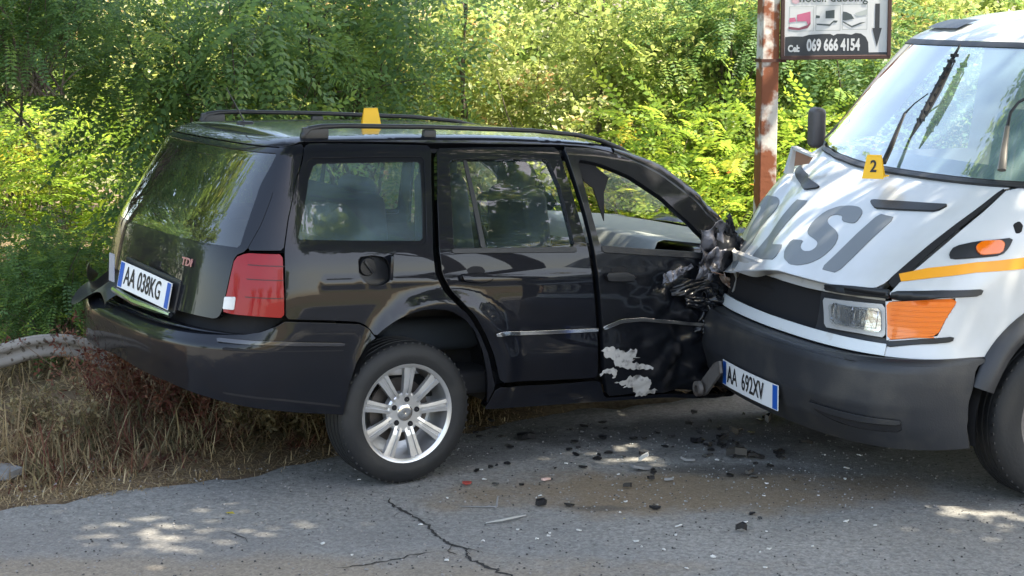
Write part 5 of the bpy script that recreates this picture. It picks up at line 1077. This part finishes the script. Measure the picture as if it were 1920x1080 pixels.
# --- left: hanging dark locust foliage in the shade, lit scrub behind it
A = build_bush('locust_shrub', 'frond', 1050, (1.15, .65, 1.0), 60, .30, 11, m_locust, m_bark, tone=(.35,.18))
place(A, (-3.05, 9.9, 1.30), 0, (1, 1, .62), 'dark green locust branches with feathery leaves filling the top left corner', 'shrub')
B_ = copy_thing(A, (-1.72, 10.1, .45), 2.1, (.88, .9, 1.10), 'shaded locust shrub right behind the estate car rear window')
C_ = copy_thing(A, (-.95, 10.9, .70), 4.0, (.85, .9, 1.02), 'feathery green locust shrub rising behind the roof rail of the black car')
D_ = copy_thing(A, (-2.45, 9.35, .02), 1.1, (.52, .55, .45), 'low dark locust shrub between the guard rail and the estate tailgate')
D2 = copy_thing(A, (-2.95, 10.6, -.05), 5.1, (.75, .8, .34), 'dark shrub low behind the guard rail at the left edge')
Y_ = build_bush('sumac_bush', 'sumac', 620, (1.0, .7, .95), 40, .27, 21, m_sumac, m_twig, tone=(.45,.22))
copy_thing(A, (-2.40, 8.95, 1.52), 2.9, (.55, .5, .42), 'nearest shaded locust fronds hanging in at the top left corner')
place(Y_, (-3.0, 11.5, .05), 0, (.9, .9, .82), 'sunlit yellow-green bush glowing behind the locust branches at the far left', 'shrub')
# --- right: bright yellow-green bush beside the rusty post
copy_thing(Y_, (1.05, 11.3, .0), 1.3, (.80, .85, .86), 'bright yellow-green bush just left of the rusty post, behind the crushed bonnet')
copy_thing(Y_, (1.95, 11.7, -.05), 2.6, (.85, .8, .86), 'bright yellow-green bush right of the rusty post, below the sign board')
copy_thing(Y_, (.30, 12.1, -.1), 4.2, (.7, .8, .62), 'low yellow-green bush seen over the estate front door window')
copy_thing(A, (2.45, 12.6, .25), 3.1, (1.1, .9, 1.0), 'green locust shrub behind the sign board and the van roof')
copy_thing(A, (1.45, 12.2, 1.15), .6, (.75, .7, .62), 'darker green locust shrub in the upper gap left of the rusty post')
# --- middle: pale small-leaved scrub
S_ = build_bush('olive_scrub', 'small', 3000, (1.35, .8, 1.25), 80, .30, 31, m_olive, m_twig, tone=(.5,.20), shell=.42)
place(S_, (.15, 12.0, 0), 0, (.95, .9, .98), 'pale olive scrub of small leaves in the centre behind the car roof', 'shrub')
copy_thing(S_, (-1.0, 12.9, .1), 2.0, (1, 1, 1.05), 'pale olive scrub left of centre, behind the locust shrub')
copy_thing(S_, (1.35, 12.7, .1), 4.0, (1, 1, 1.05), 'tall pale olive scrub behind the yellow bush left of the post')
copy_thing(S_, (3.3, 13.2, .1), 5.4, (1, 1, 1.0), 'olive scrub behind the van windscreen pillar')
copy_thing(S_, (-2.2, 13.2, 0), .7, (1, 1, 1.0), 'olive scrub glimpsed between the dark locust shrubs on the left')
# --- deep background layer
G_ = build_bush('background_bush', 'big', 1300, (2.0, 1.2, 1.7), 46, .50, 41, m_back, m_bark, tone=(.5,.22), shell=.4)
place(G_, (-4.6, 15.6, 0), 0, (1, 1, 1), 'broad green bush in the background at the far left', 'shrub')
for i, (x, y, h, rz, lab) in enumerate([(-2.3, 16.0, 1.05, 1, 'broad background bush behind the dark locust shrubs'), (.1, 16.3, .98, 2, 'broad background bush behind the pale scrub in the centre'), (2.4, 16.0, 1.1, 3, 'broad background bush behind the rusty post'), (4.7, 15.6, 1.0, 4, 'broad background bush behind the van roof')]):
    copy_thing(G_, (x, y, 0), rz, (1, 1, h), lab)
for i, (r0, x, y, z, rz, s_, lab) in enumerate([(A, -5.6, 10.6, .5, 2, 1.2, 'dark locust shrub beyond the left edge, nearest one'), (A, -7.8, 9.6, .5, 4, 1.3, 'dark locust shrub farther down the road to the left'), (G_, -8.5, 13.0, 0, 1, .9, 'broad bush beyond the left edge of the picture'), (G_, -12.5, 10.5, 0, 3, 1.0, 'broad bush far down the road on the left')]): copy_thing(r0, (x, y, z), rz, (s_,)*3, lab)
# slender trunks seen among the leaves
def trunk_tree(x, y, h, r, lean, seed, label):
    rg_ = np.random.default_rng(seed); t = tag(empty('thin_tree', (x, y, gz(x, y))), label, 'tree'); p = [np.array((0., 0, 0))]
    for i in range(7): p.append(p[-1] + np.array([lean*h/7 + rg_.normal(0, .03), rg_.normal(0, .03), h/7]))
    m_ = MB(); m_.tube(p, [r*(1-.10*i) for i in range(8)], n=8); m_.build('trunk', m_bark, t, smooth=True)
    m_ = MB()
    for i in range(2, 8):
        d = np.array([rg_.normal(0, .35), rg_.normal(-.1, .25), rg_.uniform(.1, .5)]); m_.tube([p[i], p[i]+d*.5+rg_.normal(0, .03, 3), p[i]+d], [r*.35, r*.22, r*.06], n=5)
    m_.build('limbs', m_bark, t, smooth=True)
trunk_tree(-.40, 11.6, 2.6, .030, .03, 1, 'thin brown trunk behind the middle of the car roof')
if 0: trunk_tree(1.32, 10.9, 1.1, .045, .0, 2, 'short brown trunk between the yellow bush and the van bonnet')
trunk_tree(-1.10, 10.6, 2.4, .018, -.05, 3, 'slim bare stems behind the roof rail')
trunk_tree(.50, 12.0, 2.6, .024, .10, 4, 'thin pale trunk in the olive scrub')
if 0: trunk_tree(-2.75, 10.6, 2.3, .035, .22, 5, 'slanting dark branch among the locust leaves at the upper left')
# --- tall trees whose crowns (above the picture) shade the road
def tall_tree(name, loc, h, R3, n, seed, label, clumps=60, cs=.75, co=(0,0)):
    rg_ = np.random.default_rng(seed); P, C, k, e = crown_points(n, R3, clumps, cs, rg_, .45); P = P+[co[0], co[1], h]; C = C+[co[0], co[1], h]
    tm = leaflet_cluster(7, .34, .15, .045, seed); W, F, T = scatter(tm, P, rg_.uniform(0, 6.28, n), rg_.normal(0, .5, n), rg_.normal(0, .4, n), rg_.uniform(.7, 1.3, n), rg_.normal(.45, .2, clumps)[k], rg_=rg_)
    t = tag(empty(name, loc), label, 'tree'); fo = fast_mesh('crown', W, F, m_back, t, tone=T); fo['kind'] = 'stuff'
    m_ = MB(); m_.tube([(0,0,-.1), (.05,.02,h*.3), (co[0]*.35,co[1]*.35,h*.7), (co[0],co[1],h*1.05)], [.17, .14, .10, .04], n=12)
    for j in range(min(clumps, 22)): c = C[j]; b = np.array([co[0]*.35, co[1]*.35, h*rg_.uniform(.62, .8)]); m_.tube([b, (b+c)/2+rg_.normal(0, .15, 3), c], [.05, .03, .01], n=6)
    m_.build('trunk', m_bark, t, smooth=True); return t
tall_tree('roadside_tree', (5.2, 8.9, 0), 6.0, (2.0, 1.5, 1.3), 1900, 61, 'tall tree right of the van whose crown hangs above it', co=(-3.0, -.2))
tall_tree('roadside_tree', (5.6, 4.6, 0), 6.0, (3.2, 1.9, 1.3), 4200, 63, 'tall roadside tree outside the picture to the right', co=(-3.0, .6))
tall_tree('roadside_tree', (7.4, 7.6, 0), 6.4, (1.8, 1.8, 1.3), 1500, 65, 'tall roadside tree farther right outside the picture', co=(-.4, -1.0))
tall_tree('roadside_tree', (-4.8, 11.2, 0), 5.4, (3.0, 1.9, 1.2), 3400, 64, 'tall locust tree leaning over the left shrubs and the black car', co=(4.9, -3.7))
tall_tree('roadside_tree', (10.5, 1.2, 0), 6.2, (3.4, 2.6, 1.4), 2800, 66, 'broad roadside tree down the road to the right', co=(-2.2, 1.6))
# behind the camera: trees on the far bank
T0 = tall_tree('roadside_tree', (-6, -19, 1.2), 3.0, (2.6, 2.2, 2.2), 1500, 91, 'leafy tree on the opposite side of the road, left', clumps=40)
for (x, y, s_, lab) in ((1.5, -21, 1.0, 'leafy tree on the opposite side of the road, middle'), (9, -20, 1.1, 'leafy tree on the opposite side of the road, right'), (16, -22, 1.2, 'leafy tree on the opposite side of the road, far right'), (-13, -20, 1.1, 'leafy tree on the opposite side of the road, far left'), (-20, -6, 1.0, 'leafy tree down the road to the left'), (-9, 13.5, 1.1, 'leafy tree behind the hedge beyond the left edge'), (-12.5, 12, 1.2, 'leafy tree second beyond the left edge'), (-7.2, 15.5, 1.25, 'leafy tree farthest back beyond the left edge')):
    copy_thing(T0, (x, y, 1.2), x, (s_,)*3, lab)
# ================================================================ GRASS, STRAW, WEEDS
def blades(name, n, region, h, w, seed, m, lean=.5, tuft=0, tilt=.35, zf=gz):
    rg_ = np.random.default_rng(seed); X = rg_.uniform(region[0], region[1], n*2); off_ = rg_.uniform(0, 1, n*2)**region[4]*(region[3]-region[2])+region[2]
    Y = edge_y(X)+off_; P = np.stack([X, Y, vz(X, Y)], 1)[:n]
    fade = np.clip((P[:, 1]-edge_y(P[:, 0]))/.55, .35, 1)
    if tuft:
        nt = max(20, n//26); ci = rg_.integers(0, n, nt); kk = rg_.integers(0, nt, n); P = P[ci][kk] + np.concatenate([rg_.normal(0, tuft, (n, 2)), np.zeros((n, 1))], 1); P[:, 2] = vz(P[:, 0], P[:, 1])
        tsc = rg_.uniform(.4, 1.25, nt)[kk]; ttn = rg_.normal(0, .22, nt)[kk]
    else: tsc = 1.; ttn = 0.
    fade = np.clip((P[:, 1]-edge_y(P[:, 0])+.1)/.65, .30, 1); hh = fade*tsc*h*rg_.uniform(.35, 1.2, n); a = rg_.uniform(0, 6.28, n); ln = np.abs(rg_.normal(0, lean, n)); ww = w*rg_.uniform(.6, 1.4, n)
    d = np.stack([np.cos(a), np.sin(a), 0*a], 1); pz = np.array([0,0,1.]); sdv = np.stack([-np.sin(a), np.cos(a), 0*a], 1)
    rows = []; tl = np.minimum(np.abs(rg_.normal(tilt, tilt*.5+.1, n)), 1.5)
    for q, wf in ((0, 1), (.4, .85), (.75, .6), (1, .1)):
        an = np.minimum(tl + ln*q*.8, 1.62); c = P + d*(np.sin(an)*hh*q)[:, None] + pz*(np.maximum(np.cos(an)*hh*q, .002))[:, None]
        rows += [c - sdv*(ww*wf)[:, None], c + sdv*(ww*wf)[:, None]]
    V = np.stack(rows, 1).reshape(-1, 3); F = []
    b = (np.arange(n)*8)[:, None]; F = np.concatenate([b+np.array([[0,1,3,2]]), b+np.array([[2,3,5,4]]), b+np.array([[4,5,7,6]])])
    tn = np.repeat(np.clip(rg_.normal(.45, .22, n)+ttn, 0, 1), 8)
    o = fast_mesh(name, V, F, m, None, tone=tn); o['kind'] = 'stuff'; return o
m_straw = leafmat('dry_straw', [(0,(.11,.075,.04)), (.4,(.25,.185,.10)), (.75,(.38,.30,.17)), (1,(.50,.42,.26))], trans=.25, rough=.7)
m_grass = leafmat('olive_grass', [(0,(.09,.085,.045)), (.5,(.19,.165,.09)), (.85,(.32,.26,.14)), (1,(.42,.34,.2))], trans=.35, rough=.6)
m_redw = leafmat('red_brown_weed', [(0,(.07,.022,.018)), (.5,(.15,.055,.038)), (.85,(.24,.12,.07)), (1,(.30,.2,.12))], trans=.3, rough=.8)
tag(blades('straw_litter', 16000, (-3.2, 0, -.10, 1.2, 1.0), .17, .0026, 1, m_straw, lean=.9, tilt=1.25), 'flattened dry straw littering the verge below the car', 'straw')
tag(blades('fine_straw', 7500, (-3.0, 0.2, -.48, .15, .5), .08, .0018, 2, m_straw, lean=.9, tilt=1.4, tuft=.05), 'thin scattered straw on the edge of the road', 'straw')
tag(blades('dry_grass', 4200, (-2.0, .3, .30, 1.4, .9), .25, .0036, 3, m_grass, lean=.9, tilt=.75, tuft=.05), 'olive dry grass standing under the rear bumper', 'grass')
tag(blades('dry_grass', 2600, (-2.3, -.4, .25, 1.3, .9), .20, .0030, 13, m_redw, lean=.8, tilt=.9, tuft=.05), 'reddish brown dry stalks mixed into the verge grass', 'grass')
tag(blades('dry_grass', 4200, (-3.6, -1.9, .6, 3.5, .8), .24, .0036, 4, m_straw, lean=.8, tilt=.9, tuft=.08), 'yellow dry grass below the bent guard rail', 'grass')
tag(blades('dry_grass', 5000, (-.2, 4.2, .1, 3.0, .8), .22, .0034, 6, m_grass, lean=.9, tuft=.06), 'grass behind the cars along the road edge', 'grass')
def weed(x, y, h, n, seed, m, label, cat='weed', sp_=.16):
    rg_ = np.random.default_rng(seed); t = tag(empty('dead_weed', (x, y, gz(x, y))), label, cat); m_ = MB(); Pl = []
    for i in range(n):
        d = np.array([rg_.normal(0, sp_), rg_.normal(0, sp_), h*rg_.uniform(.55, 1.05)]); b = np.array([rg_.normal(0, .03), rg_.normal(0, .03), 0]); mid = b+d*.5+rg_.normal(0, .02, 3)
        m_.tube([b, mid, b+d], [.0032, .0024, .001], n=4, cap=False)
        for q in rg_.uniform(.25, 1, 9): Pl.append(b+d*q+rg_.normal(0, .012, 3))
    m_.build('stalks', m_twig2, t); Pl = np.array(Pl); k = len(Pl)
    W, F, T = scatter(leaflet_cluster(5, .06, .030, .006, seed), Pl, rg_.uniform(0, 6.28, k), rg_.uniform(-1.2, .9, k), rg_.normal(0, .5, k), rg_.uniform(.6, 1.3, k), rg_.uniform(.2, .9, k), rg_=rg_)
    fo = fast_mesh('dry_leaves', W, F, m, t, tone=T); fo['kind'] = 'stuff'
m_twig2 = mat('dry_stalk', (.17,.11,.075), rough=.9)
for i, (px_, yy, h) in enumerate([(215, 8.05, .52), (262, 7.95, .46), (300, 8.1, .42), (175, 8.2, .46), (245, 8.3, .50), (335, 8.0, .34), (390, 7.95, .28)]):
    x = (px_-960)/3300*yy*1.01
    weed(x, yy, h, 13 if i < 5 else 8, 50+i, m_redw, ['reddish dead weed clump under the rear bumper, tallest one', 'reddish dead weed clump right of the tallest one', 'reddish dead weeds left of the low grass tuft', 'reddish dead weeds at the end of the guard rail', 'reddish dead weeds touching the bumper underside', 'small brown weed beneath the bumper corner', 'smallest brown weed beneath the bumper side'][i])
for i, (px_, yy, h) in enumerate([(440, 7.75, .24), (500, 7.85, .22), (560, 7.95, .20), (120, 7.75, .22), (60, 8.0, .26)]):
    weed((px_-960)/3300*yy*1.01, yy, h, 16, 80+i, m_grass, ['grey-green tuft below the middle of the bumper', 'grey-green tuft left of the rear wheel, farther one', 'grey-green tuft nearest the rear wheel', 'straw tuft in front of the guard rail', 'straw tuft at the far left under the guard rail'][i], sp_=.09)
# ================================================================ DEBRIS
m_shard = mat('black_shard', (.012,.012,.014), rough=.35); m_wh = mat('white_shard', (.55,.55,.53), rough=.5); m_gy = mat('grey_shard', (.20,.20,.20), rough=.6)
rg_ = np.random.default_rng(77)
def ghit(px, py):
    f = 3300.; p = .15924613897889817; X = (px-960)/f; yy = (540-py)/f; d = Vector((X, math.cos(p)+math.sin(p)*yy, -math.sin(p)+math.cos(p)*yy)); k = -CAMH/d.z; return d.x*k, d.y*k
def shard_mesh(L, W, H, seed):
    r = random.Random(seed); m_ = MB(); n = 7; pts = [(math.cos(2*math.pi*i/n)*L/2*r.uniform(.45, 1.1), math.sin(2*math.pi*i/n)*W/2*r.uniform(.45, 1.1), 0) for i in range(n)]
    m_.poly(pts, H, (0, 0, 1))
    for v in m_.bm.verts: v.co.z += .35*H*math.sin(v.co.x/L*7+seed) + H*.3
    return m_
def debris(px, py, L, W, H, m, label, cat, group=None, seed=0, tilt=.12):
    x, y = ghit(px, py); o = shard_mesh(L, W, H, seed).build('shard', m); o.location = (x, y, .003+H*.2); o.rotation_euler = (rg_.normal(0, tilt), rg_.normal(0, tilt), rg_.uniform(-.5, .5)); tag(o, label, cat, group); return o
named = [(985, 826, .10, .05, .02, m_shard, 'black broken piece nearest under the sill behind the rear wheel'), (1383, 860, .13, .06, .03, m_shard, 'largest black lump of debris below the van plate'), (1415, 861, .08, .04, .015, m_shard, 'black piece touching the largest lump below the plate'), (1375, 818, .07, .04, .025, m_shard, 'black chunk just under the tow bracket'), (1208, 882, .13, .06, .012, m_gy, 'grey flat plate piece with white chip behind it'), (1290, 867, .07, .035, .01, m_gy, 'grey flat piece between the white chip and the black lump'), (1012, 951, .055, .035, .02, m_shard, 'black round lump near the curved strip'), (1175, 917, .07, .03, .015, m_shard, 'olive black sliver in the middle of the road'), (1392, 998, .06, .035, .02, m_shard, 'black chunk nearest the camera at the right'), (1512, 834, .07, .03, .014, m_shard, 'black sliver under the van bumper'), (1130, 824, .05, .03, .01, m_shard, 'small black piece under the front door'), (1228, 957, .06, .02, .01, m_shard, 'thin black sliver beside white crumbs'), (1440, 795, .05, .04, .03, m_shard, 'black lump below the van number plate edge'), (1255, 904, .055, .02, .01, m_gy, 'grey sliver right of the olive one')]
for i, (px_, py, L, W, H, m, lab) in enumerate(named): debris(px_, py, L, W, H, m, lab, 'debris', seed=i)
o = debris(1210, 866, .07, .02, .012, m_wh, 'upright white paint chip by the grey plate piece', 'debris', seed=60); o.rotation_euler = (0, -.5, .6); o.location.z += .015
debris(875, 910, .055, .03, .008, mat('red_shard', (.30,.05,.04), rough=.4), 'red lens fragment in front of the rear wheel', 'debris', seed=61)
debris(1022, 903, .05, .025, .008, mat('orange_white_shard', (.62,.42,.36), rough=.4), 'pale orange fragment in mid road', 'debris', seed=62)
x, y = ghit(950, 976); m_ = MB(); m_.tube([(-.08, -.05, .006), (-.02, -.035, .012), (.04, .01, .012), (.075, .055, .006)], [.004, .008, .008, .003], n=6, flat=.5); o = m_.build('curved_trim', mat('pale_trim', (.38,.38,.36), rough=.5), smooth=True); o.location = (x, y, 0); tag(o, 'curved pale trim strip lying on the road', 'debris')
x, y = ghit(905, 951); m_ = MB(); m_.tube([(-.09, 0, .004), (0, -.01, .004), (.055, -.012, .006), (.06, .05, .03)], [.003, .005, .006, .003], n=6, flat=.5); o = m_.build('bent_trim', m_gy, smooth=True); o.location = (x, y, 0); tag(o, 'bent grey trim strip with a raised end, right of the wheel', 'debris')
for i in range(70):
    px_, py = rg_.uniform(880, 1500), 790+abs(rg_.normal(0, 75)); s_ = rg_.uniform(.012, .034); debris(px_, py, s_*1.5, s_, .006, m_shard, 'small black plastic fragment scattered on the road before the wreck', 'debris', 'small black fragments on the road', seed=100+i)
for i in range(24):
    px_, py = rg_.normal(1370, 70), rg_.normal(830, 26); s_ = rg_.uniform(.010, .034); debris(px_, py, s_*1.6, s_, .008+.2*s_, m_shard, 'small black plastic fragment in the heap under the crushed front corner', 'debris', 'black fragments heaped under the crash point', seed=400+i)
for i in range(45):
    px_, py = rg_.uniform(560, 1650), rg_.uniform(850, 1075); s_ = rg_.uniform(.006, .020); debris(px_, py, s_*1.6, s_, .004, m_wh, 'small white paint flake scattered on the road', 'debris', 'small white flakes on the road', seed=200+i)
m_yl = leafmat('fallen_leaf', [(0,(.35,.32,.03)), (1,(.45,.36,.05))], trans=.2)
def grit(n, x0, x1, y0, y1, s0, s1, m, seed, label):
    r_ = np.random.default_rng(seed); P = np.stack([r_.uniform(x0, x1, n), r_.uniform(y0, y1, n), np.full(n, .002)], 1); V, Q = np.array([(-1,-1,0),(1,-1,0),(1,1,0),(-1,1,0),(-.6,-.6,.9),(.6,-.6,.9),(.6,.6,.9),(-.6,.6,.9)], float), np.array([[4,5,6,7],[0,1,5,4],[1,2,6,5],[2,3,7,6],[3,0,4,7]])
    W, F, T = scatter((V, Q), P, r_.uniform(0, 6, n), r_.normal(0, .15, n), r_.normal(0, .15, n), r_.uniform(s0, s1, n), r_.uniform(0, 1, n)); o = fast_mesh('grit', W, F, m, None, tone=T); tag(o, label, 'gravel', kind='stuff')
grit(2600, -2.6, 2.6, 5.4, 8.2, .0015, .0045, mat('pale_grit', (.24,.23,.22), rough=.8), 5, 'fine pale grit strewn over the asphalt')
grit(1800, -2.6, 2.6, 5.4, 8.2, .0015, .004, mat('dark_grit', (.04,.04,.04), rough=.8), 6, 'fine dark grit strewn over the asphalt')
grit(220, .2, 1.5, 6.7, 7.9, .0012, .0035, mat('glass_grain', (.35,.38,.38), rough=.15), 8, 'tiny clear glass grains below the crash point')
for i, (px_, py) in enumerate([(1165, 976), (973, 1046), (1490, 900), (700, 1040), (420, 960)]):
    x, y = ghit(px_, py); W, F, T = scatter(leaflet_cluster(1, .01, .05, .012, i), np.array([[x, y, .006]]), np.array([i*1.3]), np.array([.1]), np.array([.2]), np.array([1.]), np.array([.5]))
    tag(fast_mesh('fallen_leaf', W, F, m_yl, None, tone=T), ['fallen yellow leaf right of centre on the road', 'fallen yellow leaf nearest the branching crack', 'fallen yellow leaf in front of the van bumper', 'fallen yellow leaf left of the crack', 'fallen yellow leaf on the left side of the road'][i], 'leaf')
# marker number 2 on the van bonnet
mk = marker('evidence_marker', vanw((-.52, .185, 1.250)), R(20)-R(38), 'yellow folded marker with a black number 2 on the van bonnet by the windscreen', .84, '2')
